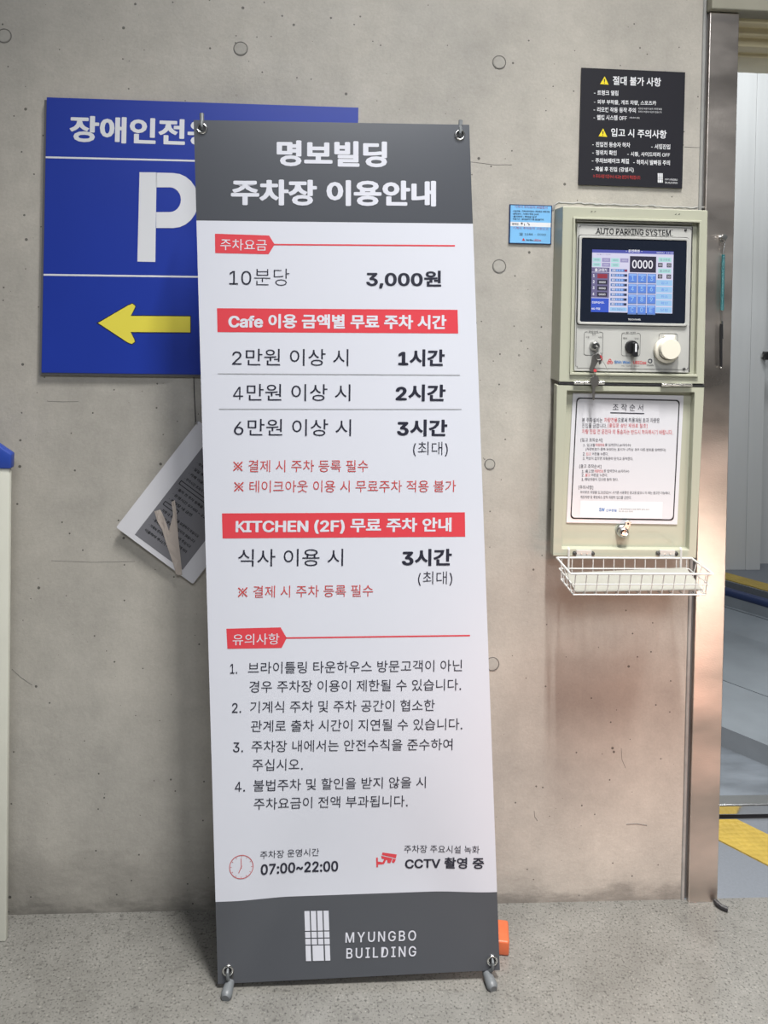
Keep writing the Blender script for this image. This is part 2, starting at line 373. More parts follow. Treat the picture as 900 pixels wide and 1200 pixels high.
def glyphs(s, weight):
    """outline of a line of lettering: Latin and digits in one face, Hangul in the other; returns verts, faces and ink box"""
    key = (s, weight)
    if key in _tc: return _tc[key]
    if s.startswith('※ '):
        V, Fc, x0, x1, y0, y1 = glyphs(s[2:], weight); V = [(a+1.15, b, z) for a, b, z in V]; Fc = list(Fc); cx, cy, r, t = .42, .36, .34, .035
        def quad(q): k = len(V); V.extend((a, b, 0) for a, b in q); Fc.append((k, k+1, k+2, k+3))
        quad([(cx-r-t, cy-r+t), (cx-r+t, cy-r-t), (cx+r+t, cy+r-t), (cx+r-t, cy+r+t)])
        V2 = [(cx-r+t, cy+r+t), (cx-r-t, cy+r-t), (cx+r-t, cy-r-t), (cx+r+t, cy-r+t)]; k = len(V); V.extend((a, b, .00002) for a, b in V2); Fc.append((k, k+1, k+2, k+3))
        for a, b in ((.62, 0), (-.62, 0), (0, .62), (0, -.62)):
            a = cx+a*r*1.15; b = cy+b*r*1.15; quad([(a-.07, b), (a, b-.07), (a+.07, b), (a, b+.07)])
        x0 = cx-r-t; x1 = max(v[0] for v in V); _tc[key] = (V, Fc, x0, x1, min(y0, cy-r), max(y1, cy+r)); return _tc[key]
    runs = []
    for ch in s:
        lat = FONT is not None and (ord(ch) < 127 and ch != ' ')
        if runs and (runs[-1][0] == lat or ch == ' '): runs[-1][1] += ch
        else: runs.append([lat, ch])
    V = []; Fc = []; x = 0
    for lat, t in runs:
        off = 0.0 if lat else (.02 if weight >= .009 else (-.011 if weight <= -.009 else (-.005 if weight < -.003 else 0.0)))
        v, f, ad = _mesh_of(t, lat, off)
        e = weight if lat else weight-off if weight > .024 else 0
        if e > 0:
            v2 = []; f2 = []
            for dx, dy in ((-e, 0), (e, 0), (0, e*.7), (0, -e*.7), (-e*.7, -e*.5), (e*.7, e*.5), (-e*.7, e*.5), (e*.7, -e*.5)) if lat else ((-e, 0), (e, 0), (0, e*.6), (0, -e*.6)):
                k = len(v2); v2 += [(a+dx, b+dy, len(v2)/len(v)*.00002) for a, b, _ in v]; f2 += [tuple(i+k for i in q) for q in f]
            v, f = v2, f2
        k = len(V); sc_ = LATSC if lat else 1.0
        V += [(a*sc_+x, b*sc_+(LATDY if lat and len(runs) > 1 else 0), z) for a, b, z in v]; Fc += [tuple(i+k for i in q) for q in f]
        x += ad*sc_ + .02
    x0 = min(v[0] for v in V); x1 = max(v[0] for v in V); y0 = min(v[1] for v in V); y1 = max(v[1] for v in V)
    _tc[key] = (V, Fc, x0, x1, y0, y1); return _tc[key]
ACC = {}
STUFFY = ('lettering', 'display', 'emblem', 'clock_icon', 'camera_icon', 'rivet_mark', 'exclamation_mark', 'print_frame')
SINGLE = ('red_bar', 'rule', 'red_tag', 'warning_triangle')
def acc(P, parent, m, name='lettering'):
    k = (id(P), parent.name, m.name, name) + ((len(ACC),) if name in SINGLE else ())
    if k not in ACC: ACC[k] = (bmesh.new(), parent, m, name)
    return ACC[k][0]
def text(P, parent, m, s, pL, pR, h, weight=0.0, lift=.0006, name='lettering'):
    """one line of lettering whose ink box runs from pixel pL to pR (bottom corners) and is h pixels tall, laid on plane P"""
    V, Fc, x0, x1, y0, y1 = glyphs(s, weight); bm = acc(P, parent, m, name)
    a = P.uv(*pL, lift); b = P.uv(*pR, lift); c = P.uv(pL[0], pL[1]-h, lift)
    U = b-a; wd = U.length; U.normalize(); Vv = Vector((-U.y, U.x)); hh = abs((c-a).dot(Vv))
    vs_ = []
    for x, y, z in V:
        q = a + U*((x-x0)/(x1-x0)*wd) + Vv*((y-y0)/(y1-y0)*hh); vs_.append(bm.verts.new(P.pt(q.x, q.y, lift+z)))
    for f in Fc:
        try:
            fc = bm.faces.new([vs_[i] for i in f]); fc.normal_update()
            if fc.normal.dot(P.N) < 0: fc.normal_flip()
        except ValueError: pass
def strip(P, parent, m, pL, pR, h, lift=.0003, name='lettering'):
    """bar from bottom-left pixel to bottom-right pixel, h pixels tall"""
    a = P.uv(*pL, lift); b = P.uv(*pR, lift); c = P.uv(pL[0], pL[1]-h, lift); U = (b-a).normalized(); Vv = Vector((-U.y, U.x)); hh = abs((c-a).dot(Vv))
    poly(acc(P, parent, m, name), P, [a, b, b+Vv*hh, a+Vv*hh], lift)
def pxpoly(P, parent, m, pts, lift=.0003, name='lettering'):
    poly(acc(P, parent, m, name), P, [P.uv(*q, lift) for q in pts], lift)
def pxline(P, parent, m, a, b, wpx, lift=.0005, name='lettering'):
    a = P.uv(*a, lift); b = P.uv(*b, lift); d = (b-a).normalized(); n = Vector((-d.y, d.x))*(wpx/485/2); poly(acc(P, parent, m, name), P, [a-n, b-n, b+n, a+n], lift)
def flush():
    for bm, parent, m, name in ACC.values():
        build(name, bm, m, parent, kind='stuff' if name in STUFFY else None)
    ACC.clear()

# ================================================================== SETTING
JX = W(829, 100).x          # right edge of the concrete wall (top)
JX = (W(829, 60).x + W(796, 1040).x)/2
wall_bm = B(); box(wall_bm, (-3.2, 0, -.02), (JX, .22, 5.0)); wall = build('wall_back', wall_bm, MT['conc'], kind='structure')
bm = B(); box(bm, (-3.2, -5.5, -.1), (3.6, .0, 0)); build('floor', bm, MT['floor'], kind='structure')
WP = Plane((0, 0, 0), (1, 0, 0), (0, 0, 1))
# plugs of the formwork ties, a regular grid
tie = [(282, 57), (585, 73), (585, 312), (574, 544), (577, 778), (5, 42)]
for i, q in enumerate(tie):
    c = WP.uv(*q); r = .0155 if i != 3 else .012
    bm = B(); lathe(bm, WP, c.x, c.y, [(r, -.004), (r*.93, .0012), (0, .0016)], 20); pl = build('tie_hole_plug', bm, MT['plug'], wall, smooth=True)
    bm = B(); torus(bm, WP, c.x, c.y, r*1.06, .0011, .0002, 24, 6); build('plug_rim', bm, MT['groove'], pl)
# fine formwork seams and two scratches
for a, b, t in [((60, 657), (158, 658), .0005), ((556, 190), (600, 193), .0006), ((55, 470), (92, 470.5), .0006), ((14, 784), (38, 803), .0007), ((802, 172), (824, 173), .0006), ((728, 877), (733, 900), .0006), ((734, 966), (758, 967), .001), ((626, 950), (630, 962), .0007), ((520, 190), (556, 190.3), .0005)]:
    bm = B(); p, q = WP.uv(*a), WP.uv(*b); mid = (p+q)/2 + Vector((random.uniform(-.004, .004), random.uniform(-.004, .004)))
    tube(bm, [WP.pt(*p), WP.pt(*mid), WP.pt(*q)], t, 4); build('hairline_crack', bm, MT['groove'], wall)
# patched mortar seam above the cabinet and down its left side
bm = B(); rr = random.Random(3); pts = []
path = [(648, 246), (650, 240)] + [(650+i*4.4, 237.5+i*.16+rr.uniform(-.8, .8)) for i in range(1, 41)]
for a, b in zip(path, path[1:]):
    p, q = WP.uv(*a), WP.uv(*b); tube(bm, [WP.pt(p.x, p.y, -.001), WP.pt(q.x, q.y, -.001)], .0026+rr.uniform(-.0005, .0007), 6)
build('mortar_seam', bm, MT['caulk'], wall, smooth=True)
# joint between concrete and stainless pillar: recessed channel with a sealant bead
PLx0 = (W(835.5, 15, -.012).x + W(803.5, 1060, -.012).x)/2; PLx1 = (W(867, 15, -.012).x + W(840, 1060, -.012).x)/2
bm = B(); box(bm, (JX, .004, 0), (PLx0+.004, .2, 3.4)); build('trim_1', bm, MT['joint'], kind='structure')
bm = B(); tube(bm, [(JX-.001, -.0005, .0), (JX-.001, -.0005, .5), (JX, -.0005, 1.5), (JX-.001, -.0005, 3.3)], .0045, 8); build('sealant_bead', bm, MT['caulk'], wall, smooth=True)
zbeam = W(850, 13.5, -.02).z
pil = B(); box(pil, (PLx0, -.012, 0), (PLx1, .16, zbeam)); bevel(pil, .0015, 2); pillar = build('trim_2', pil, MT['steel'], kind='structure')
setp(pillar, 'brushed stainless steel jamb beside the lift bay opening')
bm = B(); box(bm, (PLx0-.004, -.03, zbeam+.002), (3.4, .22, zbeam+.9)); bevel(bm, .003, 2); build('wall_lintel', bm, MT['beam'], kind='structure')
# stepped door head behind the jamb
for i, (ya, yb, d) in enumerate([(14, 27, .03), (27.5, 41, .07), (42.5, 55, .10), (56, 67.5, .16)]):
    za = W(885, ya, d).z; zb = W(885, yb, d).z
    bm = B(); box(bm, (PLx1-.02, d, zb), (3.3, d+.16, za)); bevel(bm, .006, 3); build('trim_%d' % (i+3), bm, MT['brass'], kind='structure', smooth=True)

# ---- lift bay beyond the opening
dd = Vector((-math.sin(math.radians(38.4)), math.cos(math.radians(38.4)), 0)); nn = Vector((dd.y, -dd.x, 0))   # pallet direction and its normal
sill_y = G(870, 960, 0).y
def clipped(bm, ymin):
    bmesh.ops.bisect_plane(bm, geom=bm.verts[:]+bm.edges[:]+bm.faces[:], plane_co=(0, ymin, 0), plane_no=(0, 1, 0), clear_inner=True)
    if bm.verts: bmesh.ops.holes_fill(bm, edges=[e for e in bm.edges if e.is_boundary], sides=20)
    bmesh.ops.recalc_face_normals(bm, faces=bm.faces[:])
def prism(name, prof, m, parent=None, t0=-3.5, t1=4.5, ymin=None, kind='structure', **k):
    """prof: (s, z) outline swept along the pallet direction"""
    bm = B(); a = [bm.verts.new(nn*s + dd*t0 + Vector((0, 0, z))) for s, z in prof]; b = [bm.verts.new(nn*s + dd*t1 + Vector((0, 0, z))) for s, z in prof]
    n = len(prof); bm.faces.new(a); bm.faces.new(b)
    for i in range(n): bm.faces.new((a[i], a[(i+1) % n], b[(i+1) % n], b[i]))
    bmesh.ops.recalc_face_normals(bm, faces=bm.faces[:])
    if ymin is not None: clipped(bm, ymin)
    return build(name, bm, m, parent, kind=kind, **k)
bm = B(); box(bm, (.0, .0, -.1), (5.5, sill_y, 0)); build('floor_bay', bm, MT['bayfloor'], kind='structure')
def gs(px, py, z): q = G(px, py, z); return q.dot(nn)
# yellow tread strip laid diagonally on the bay floor
s0 = gs(870, 998, .004); s1 = gs(872, 964, .004)
bm = B(); v = []
for z in (-.001, .004):
    for s, yy in ((s0, .02), (s1, .02), (s1, sill_y-.005), (s0, sill_y-.005)):
        t = (yy - nn.y*s)/dd.y; v.append(nn*s + dd*t + Vector((0, 0, z)))
v2 = [bm.verts.new(q) for q in v]
for f in ((0,1,2,3), (4,5,6,7), (0,1,5,4), (1,2,6,5), (2,3,7,6), (3,0,4,7)): bm.faces.new([v2[i] for i in f])
bmesh.ops.recalc_face_normals(bm, faces=bm.faces[:])
tag_ = build('tread_plate', bm, MT['tread'], label='yellow raised-pattern tread strip running diagonally over the bay floor beside the jamb', cat='tread plate')
# lift pallet
LP = thing('lift_pallet', G(900, 900, 0), 'grey painted steel car pallet behind the polished sill, in the bay beyond the jamb', 'car lift')
bm = B(); box(bm, (.4, sill_y, .012), (5.2, sill_y+.05, .042)); bevel(bm, .004, 2); build('front_sill', bm, MT['chrome'], LP, label='polished steel sill')
bm = B(); box(bm, (.4, sill_y+.004, .0), (5.2, sill_y+.04, .012)); build('sill_shadow', bm, MT['black'], LP)  # black filler box, painting the shadow under the raised sill
yp = sill_y+.05
sa = gs(870, 885, .035); sb = gs(870, 806, .10); sc_ = gs(870, 745, .10); sd = gs(870, 718, .13); se = gs(870, 697, .2); sf = gs(870, 686, .2)
prism('pan', [(sa+.002, .03), (sa+.002, .035), (sa-3, .035), (sa-3, .03)], MT['liftdark'], LP, ymin=yp, kind=None)
prism('runner_plate', [(sa, 0), (sa, .10), (sb, .10), (sb, 0)], MT['lift'], LP, ymin=yp, kind=None)
prism('runner_plate', [(sb+.008, 0), (sb+.008, .099), (sc_, .099), (sd, .13), (sd, 0)], MT['lift'], LP, ymin=yp, kind=None)
prism('side_curb', [(sd+.001, 0), (sd+.001, .134), (sd+.015, .134), (se, .185), (se+.03, .185), (se+.03, 0)], MT['lift'], LP, ymin=yp, kind=None)
bm = B(); zr = .185; tube(bm, [nn*(se+.018)+dd*t+Vector((0, 0, zr)) for t in (-.5, 2.0, 4.4)], .022, 12); build('edge_rail', bm, MT['rail'], LP, smooth=True)
prism('floor_far', [(sf, 0), (sf, .2), (sf+4, .2), (sf+4, 0)], MT['bayfloor'], ymin=yp)
sg = gs(885, 680, .204)
prism('tread_plate', [(sf+.012, .199), (sf+.012, .204), (sg, .204), (sg, .199)], MT['tread'], ymin=yp, kind=None, label='yellow tread strip edging the raised far floor below the white panels', cat='tread plate')
far = G(875, 668, .2)
xr = W(897.5, 400, far.y).x; xm = W(880, 400, far.y).x
for i, (a, b, dy) in enumerate(((xm-.9, xm-.0004, 0), (xm+.0004, xr, .0))):
    bm = B(); box(bm, (a, far.y+dy, .2), (b, far.y+.08, 3.2)); bevel(bm, .002, 2); build('wall_bay' if i == 0 else 'wall_bay_return', bm, MT['baywall'], kind='structure')
bm = B(); box(bm, (xr+.01, far.y+.10, .2), (xr+2.5, far.y+.2, 3.4)); build('wall_bay_rear', bm, MT['baywall'], kind='structure')
c = W(898, 417, far.y)
lt = thing('panel_latch', c, 'small black latch on the edge of the white bay panels', 'latch')
bm = B(); box(bm, (c.x-.022, c.y-.035, c.z-.018), (c.x+.05, c.y, c.z+.022)); bevel(bm, .005, 2); build('latch_body', bm, MT['blackplastic'], lt)
bm = B(); box(bm, (c.x-.03, c.y-.02, c.z-.006), (c.x-.015, c.y-.006, c.z+.01)); build('latch_tongue', bm, MT['nickel'], lt)
# black hose end on the bay floor at the foot of the jamb
bm = B(); q = [G(838, 1056, .008), G(842, 1060, .008), G(846, 1063, .007), G(853, 1066, .006)]; tube(bm, q, .006, 8)
build('rubber_strip', bm, MT['black'], label='short black rubber strip on the floor at the foot of the steel jamb', cat='rubber strip', smooth=True)

# ================================================================== BLUE DIRECTION SIGN
P, w_, h_ = wall_plane(-.014, (55.5, 114), (420, 127), (48, 436.5), (416, 441))
bs = thing('parking_sign', P.pt(0, -h_/2, -.014), 'large blue wall sign with white lettering and a yellow arrow, behind the banner', 'sign')
tl = P.uv(55.5, 114); br_ = P.uv(48, 436.5); tr = P.uv(420, 127)
u0_, u1_, v0_, v1_ = (tl.x+br_.x)/2, tr.x, br_.y, tl.y
bm = B(); pbox(bm, P, u0_, u1_, v0_, v1_, -.002, 0); build('face_sheet', bm, MT['blue'], bs)
bm = B(); pbox(bm, P, u0_-.006, u1_-.004, v0_-.005, v1_-.006, -.0135, -.002); build('shadow_backing', bm, MT['signback'], bs)  # dark backing juts out left and below, also painting the sign's shadow edge
text(P, bs, MT['signwhite'], '장애인전용 주차구역', (81, 166), (395, 176.5), 31, .036)
strip(P, bs, MT['signwhite'], (53.5, 185.3), (420, 194), 2.1); strip(P, bs, MT['signwhite'], (51, 323), (418, 328), 2.1)
# P drawn as a stroke letter
p1 = [P.uv(*q) for q in ((162.5, 202), (161.5, 306.5), (182, 306.8), (183, 267.5))]
def L2(px, py): return P.uv(px, py, .0006)
bmP = acc(P, bs, MT['signwhite']); poly(bmP, P, [L2(163.5, 201.8), L2(161, 306.5), L2(182, 307), L2(183.5, 202)], .0006)
out = [L2(183, 202.2)]; inn = [L2(183, 219.5)]
for k in range(0, 13):
    a = math.radians(90-15*k); out.append(L2(203+29.5*math.cos(a), 235-32.2*math.sin(a))); inn.append(L2(199+13*math.cos(a), 234-14.5*math.sin(a)))
out += [L2(183, 267.2)]; inn += [L2(183, 248.6)]
vo = [bmP.verts.new(P.pt(q.x, q.y, .0006)) for q in out]; vi = [bmP.verts.new(P.pt(q.x, q.y, .0006)) for q in inn]
for i in range(min(len(vo), len(vi))-1): bmP.faces.new((vo[i], vo[i+1], vi[i+1], vi[i]))
# arrow with rounded barbs, dark keyline beneath
def arrow(g):
    A = [(115-g*2.2, 378.5)]
    A += [(150, 358-g), (155, 356-g), (158.5+g, 358.5-g*.5), (157.5+g, 362), (153+g, 370.3-g)]
    A += [(223+g, 370.8-g), (223+g, 389.5+g), (153+g, 389+g), (157+g, 397), (158+g, 400.5+g*.5), (154.5, 403+g), (150, 401.5+g)]
    return A
pxpoly(P, bs, MT['ink'], arrow(1.0), .0004, 'arrow_outline'); pxpoly(P, bs, MT['yellow'], arrow(0), .0008, 'arrow')
flush()

# ================================================================== BLACK NOTICE
P, w_, h_ = wall_plane(-.006, (681.5, 79.5), (803.5, 84.5), (678, 216.5), (799, 220.5))
nt_ = thing('warning_notice', P.pt(0, -h_/2, -.006), 'black notice board with white lettering and two yellow warning triangles, above the cabinet', 'notice')
bm = B(); pbox(bm, P, -w_/2, w_/2, -h_/2, h_/2, -.0055, 0); build('board', bm, MT['notice'], nt_)
def warn(cx, cy, r=5):
    pxpoly(P, nt_, MT['nyellow'], [(cx-r, cy+r*.8), (cx+r, cy+r*.95), (cx+.3, cy-r)], .0004, 'warning_triangle')
    pxpoly(P, nt_, MT['black'], [(cx-.5, cy+1.7), (cx+.5, cy+1.7), (cx+.9, cy-2), (cx-.6, cy-2)], .0007, 'exclamation_mark'); pxpoly(P, nt_, MT['black'], [(cx-.5, cy+3.3), (cx+.5, cy+3.3), (cx+.5, cy+2.3), (cx-.5, cy+2.3)], .0007, 'exclamation_mark')
warn(708.3, 94.5); warn(706.5, 155.6)
NW = MT['signwhite']
text(P, nt_, NW, '절대 불가 사항', (718, 99.5), (774.5, 101.5), 10.5, .022)
text(P, nt_, NW, '입고 시 주의사항', (716, 160), (781, 162.6), 10, .022)
for s, x0, x1, y in [('- 트렁크 열림', 696, 724.5, 111.5), ('- 외부 부착물, 개조 차량, 스포츠카', 696, 769, 122.5), ('- 리모컨 작동 동작 주의', 695.5, 745, 131.2), ('- 웰컴 시스템 OFF', 695.5, 734.5, 140.4),
                     ('- 진입전 동승자 하차', 694, 738.5, 172), ('- 서행진입', 763, 785.3, 174.6), ('- 정위치 확인', 694, 722.5, 181.6), ('- 시동, 사이드미러 OFF', 735, 785, 183.6),
                     ('- 주차브레이크 체결', 693.5, 737, 191), ('- 하차시 발빠짐 주의', 742, 785, 192.9), ('- 제설 후 진입 (강설시)', 693.5, 742.5, 201)]:
    text(P, nt_, NW, s, (x0, y), (x1, y+(x1-x0)*.022), 6.0, .014)
text(P, nt_, NW, '리모컨 버튼이 눌려 차량문열림', (748, 128.4), (775.5, 129), 2.3); text(P, nt_, NW, '주차기 이동에 이상이 있습니다', (748, 132), (775.5, 132.7), 2.3)
text(P, nt_, NW, '(메뉴에서 설정)', (738, 139), (749.5, 139.3), 2.2)
text(P, nt_, MT['nred'], '※ 주의사항 미준수시 사고는 본인이 책임집니다.', (695, 208.5), (751, 210.5), 4.6, .012)
def logo(P, parent, m, x, y, wpx, hpx, sk, lift=.0007, shear=0.0):
    """the building emblem: four tall bars, two rows of blocks, then a narrow, a wide and a narrow block; (x,y) bottom-left pixel"""
    def cell(a, b, c, d):
        q = lambda u, v: (x+u*wpx+shear*(1-v)*-hpx*0 + shear*v*-hpx, y-v*hpx+sk*u*wpx)
        pxpoly(P, parent, m, [q(a, c), q(b, c), q(b, d), q(a, d)], lift, 'emblem')
    for i in range(4): cell(i*.26, i*.26+.21, .60, 1.0)
    for i in range(4): cell(i*.26, i*.26+.21, .46, .58); cell(i*.26, i*.26+.21, .325, .44)
    cell(0, .21, 0, .305); cell(.28, .73, 0, .305); cell(.79, .99, 0, .305)
logo(P, nt_, NW, 770.8, 213.9, 5.9, 11, .03)
text(P, nt_, NW, 'MYUNGBO', (779.5, 211.2), (794, 211.8), 2.1, .0); text(P, nt_, NW, 'BUILDING', (779.5, 215), (794, 215.5), 2.1, .0)
flush()

# ================================================================== SMALL BLUE STICKER
P, w_, h_ = wall_plane(-.004, (597, 239.3), (647, 240.8), (596, 285.2), (646.2, 286.6))
st = thing('contact_sticker', P.pt(0, -h_/2, -.004), 'small sky blue plate with dark print, left of the parking cabinet', 'sticker')
bm = B(); pbox(bm, P, -w_/2, w_/2, -h_/2, h_/2, -.0035, 0); build('frame', bm, MT['stickeredge'], st)
strip(P, st, MT['sky'], (597.6, 284.4), (645.0, 285.6), 44, .0004, 'face'); strip(P, st, MT['signwhite'], (598, 265.0), (645.4, 266.4), 5.2, .0006, 'white_band')
text(P, st, MT['maroon'], '기계식 주차장치 보험증서', (603, 243.6), (641.5, 244.9), 3.0, .0, .0009)
for i, (s, x1) in enumerate((('· 사업자명 : 기계식주차장치 대인배상 보험가입', 644), ('· 설치대수 : 기계식 주차 30대', 631), ('· 설치위치 : 주차장 입구', 629), ('· 보험기간 : 설치일부터 다음 점검일까지', 637))):
    text(P, st, MT['ink'], s, (600, 248.4+i*3.1), (x1, 249.2+i*3.1), 2.2, .02, .0009)
text(P, st, MT['ink'], '관리인', (600, 263.6), (607.5, 263.8), 2.6, .01, .0009)
for a, b in (((610, 261), (613, 262.5)), ((611, 263.5), (612, 260.5)), ((614.5, 262), (614.8, 264.6)), ((618, 261), (620, 263)), ((619.5, 263.8), (621, 263))): pxline(P, st, MT['ink'], a, b, .7, .0009)
text(P, st, MT['maroon'], '기계식 주차장치 고장신고', (601, 268.4), (642.5, 269.6), 2.8, .0, .0009)
text(P, st, MT['ink'], '☎ 1588 - 0000', (608, 275.8), (639.5, 276.5), 3.2, .0, .0009)
text(P, st, MT['ink'], 'Shin Woo', (616.5, 282.2), (624.5, 282.4), 2.2, .02, .0009); text(P, st, MT['redink'], 'UBICos', (625.5, 282.5), (634, 282.8), 2.2, .02, .0009)
pxpoly(P, st, MT['redink'], [(611.5, 282), (615.5, 282.1), (613.5, 278.8)], .0009)
flush()

# ================================================================== TILTED LAMINATED CARD
a, b, c = W(136, 618, -.02), W(226, 684.5, -.02), W(231, 492, -.02)
U = (b-a).normalized(); P = Plane(a, U, (c-a)); cw = (b-a).length; ch = (c-a).dot(P.V)
cr = thing('laminated_card', a+U*cw*.5, 'white laminated sheet with a dark print, hanging askew by a string left of the banner', 'sign')
bm = B(); slab(bm, P, rrect(0, cw, 0, ch, .004, 3), -.0012, 0); build('sheet', bm, MT['paper'], cr)
inset = P.uv(158, 626.4, 0)
bm = B(); slab(bm, P, [(inset.x, inset.y), (cw-.04, inset.y), (cw-.04, ch-.03), (inset.x, ch-.03)], 0, .0004); build('printed_area', bm, MT['carddark'], cr)
def cardline(s, u, v, w2, h2, m=MT['black'], wt=.03):
    V, Fc, x0, x1, y0, y1 = glyphs(s, wt); bm = acc(P, cr, m); vs_ = [bm.verts.new(P.pt(u+(x-x0)/(x1-x0)*w2, v+(y-y0)/(y1-y0)*h2, .0008+z)) for x, y, z in V]
    for f in Fc:
        try: bm.faces.new([vs_[i] for i in f])
        except ValueError: pass
ph = ch-.03-inset.y; pw = cw-.04-inset.x
cardline('주차장 이용안내', inset.x+.04, inset.y+ph-.03, pw-.08, .02)
lines = ['· 주차 요금 : 10분당 3,000원', '· 일일 주차는 불가합니다', '· 카페 이용시 1시간 무료', '· 주차시간 초과시 요금이 부과됩니다', None, '· 출차 전 주차 등록을 해주세요', '· 운영시간 07:00 ~ 22:00', '· 주차장 내 금연', None, '· 차량 내 귀중품을 보관하지 마십시오', '· 도난 및 분실은 책임지지 않습니다', '· 주차장 내에서는 서행하여 주십시오', '· 기계식 주차장은 관리자의 안내에 따라', '  이용하여 주시기 바랍니다']
for i, s in enumerate(lines):
    v = inset.y+ph-.055-i*(ph-.06)/len(lines)
    if s: cardline(s, inset.x+.012, v, min(pw-.03, .0058*len(s)+.01), .0075)
    else:
        ringface(acc(P, cr, MT['black'], 'print_frame'), P, rrect(inset.x+.008, inset.x+(pw-.01 if i == 4 else .05), v-.001, v+.010, .001, 1), rrect(inset.x+.010, inset.x+(pw-.012 if i == 4 else .048), v+.001, v+.008, .001, 1), .0008)
bm = acc(P, cr, MT['black'], 'print_frame')
flush()
bm = B()
tp = [(181, 599), (188, 597), (193, 607), (198, 622), (203, 603), (201, 588), (205, 586), (207, 600), (209, 630), (212, 655), (213.5, 674), (206.5, 673), (203, 660), (196, 640), (190, 620), (184, 610)]
poly(bm, P, [P.uv(*q, .001) for q in tp], .0012); bmesh.ops.triangulate(bm, faces=bm.faces[:])
bmesh.ops.subdivide_edges(bm, edges=bm.edges[:], cuts=2, use_grid_fill=True)
for v in bm.verts: v.co += P.N*random.uniform(0, .0022)
build('tape_strip', bm, MT['tape'], cr, label='crumpled strip of peeling clear tape')
bm = B(); tube(bm, [P.pt(*P.uv(229.5, 495), .002), W(228, 470, -.012), W(227, 442, -.016)], .0012, 6); build('hanging_string', bm, MT['darkmetal'], cr)
bm = B(); q = P.uv(229.5, 496); torus(bm, P, q.x, q.y, .0035, .0012, .001, 16, 6); build('eyelet', bm, MT['nickel'], cr, smooth='all')

# ================================================================== PARKING CABINET
YB = -.078                                        # front of the cabinet
P, w_, h_ = wall_plane(YB, (659.3, 241.7), (829.5, 246.6), (655.8, 447), (825.3, 450.6))
CB = thing('parking_cabinet', P.pt(0, -h_/2, YB), 'olive cream metal control cabinet with an open hinged door hanging below a touch screen', 'cabinet')
def puv(px, py, l=0): return P.uv(px, py, l)
tl, br_ = puv(659.3, 241.7), puv(825.3, 450.6); U0, U1, V0, V1 = (tl.x+puv(655.8, 447).x)/2, (br_.x+puv(829.5, 246.6).x)/2, br_.y*.5+puv(655.8, 447).y*.5, (tl.y+puv(829.5, 246.6).y)/2
itl, ibr = puv(673.5, 257), puv(815.3, 439.5)
iu0, iu1, iv0, iv1 = itl.x, ibr.x, ibr.y, itl.y
D0 = .0-(YB)                                      # depth of the body to the wall
bm = B(); ringslab(bm, P, [(U0, V0), (U1, V0), (U1, V1), (U0, V1)], [(iu0, iv0), (iu1, iv0), (iu1, iv1), (iu0, iv1)], -D0+.001, 0)
bevel(bm, .0016, 2); pbox(bm, P, iu0-.002, iu1+.002, iv0-.002, iv1+.002, -.018, -.012); build('body', bm, MT['olive'], CB)
bm = B(); ringslab(bm, P, [(iu0-.005, iv0-.004), (iu1+.004, iv0-.004), (iu1+.004, iv1+.005), (iu0-.005, iv1+.005)], [(iu0, iv0+.002), (iu1-.001, iv0+.002), (iu1-.001, iv1), (iu0, iv1)], 0, .006); bevel(bm, .001, 2); build('opening_lip', bm, MT['olive'], CB)
# tiny marks stamped above the opening
for cx, cy in ((695.5, 247.8), (794, 251)):
    for k in (-1, 1): pxline(P, CB, MT['darkmetal'], (cx+k*2-1, cy+.5), (cx+k*2+.8, cy-.4), .8, .0006, 'rivet_mark')
# inner control panel, set back
QD = -.004
Q, qw, qh = wall_plane(YB-QD, (676, 261.5), (811.5, 266), (673.5, 434), (808.5, 437))
cp = B(); pbox(cp, Q, -qw/2, qw/2, -qh/2, qh/2, -.003, 0); panel = build('control_panel', cp, MT['plate'], CB, label='pale metal control panel')
def quv(px, py, l=0): return Q.uv(px, py, l)
KX = MT['black']
# serif headline
hb = acc(Q, panel, KX)
V, Fc, x0, x1, y0, y1 = glyphs('AUTO PARKING SYSTEM', .012)
text(Q, panel, KX, 'AUTO PARKING SYSTEM', (698.5, 274.2), (786, 276.5), 7.2, .014)
def serif(s, pL, pR, h):
    V, Fc, a0, a1, b0, b1 = glyphs(s, .014); a = quv(*pL); b = quv(*pR); hh = h/485
    # serif feet: short bars at the ends of the upright strokes of each letter
    tops = {'U': (0, 1), 'K': (0, 1), 'N': (0, 1), 'I': (.5,), 'Y': (0, 1), 'M': (0, 1)}; feet = {'A': (0, 1), 'T': (.5,), 'P': (.1,), 'R': (.1, .95), 'K': (0, 1), 'I': (.5,), 'N': (0,), 'Y': (.5,), 'M': (0, 1)}
    bx = 0; n = 0
    x = 0
    for i, chh in enumerate(s):
        pre = sum(_advance(c_, True) for c_ in s[:i])*LATSC
        if chh == ' ': continue
        gw = glyphs(chh, .014); cw_ = gw[3]-gw[2]; left = pre+gw[2]
        for table, vy in ((tops, 1), (feet, 0)):
            for fr in table.get(chh, ()):
                cx = (left+cw_*fr-a0)/(a1-a0); c_ = a.lerp(b, cx); hw = .0022; t = .0011
                yy = c_.y + (hh-t if vy else 0); poly(acc(Q, panel, KX), Q, [(c_.x-hw, yy), (c_.x+hw, yy), (c_.x+hw, yy+t), (c_.x-hw, yy+t)], .0007)
serif('AUTO PARKING SYSTEM', (698.5, 274.2), (786, 276.5), 7.2)
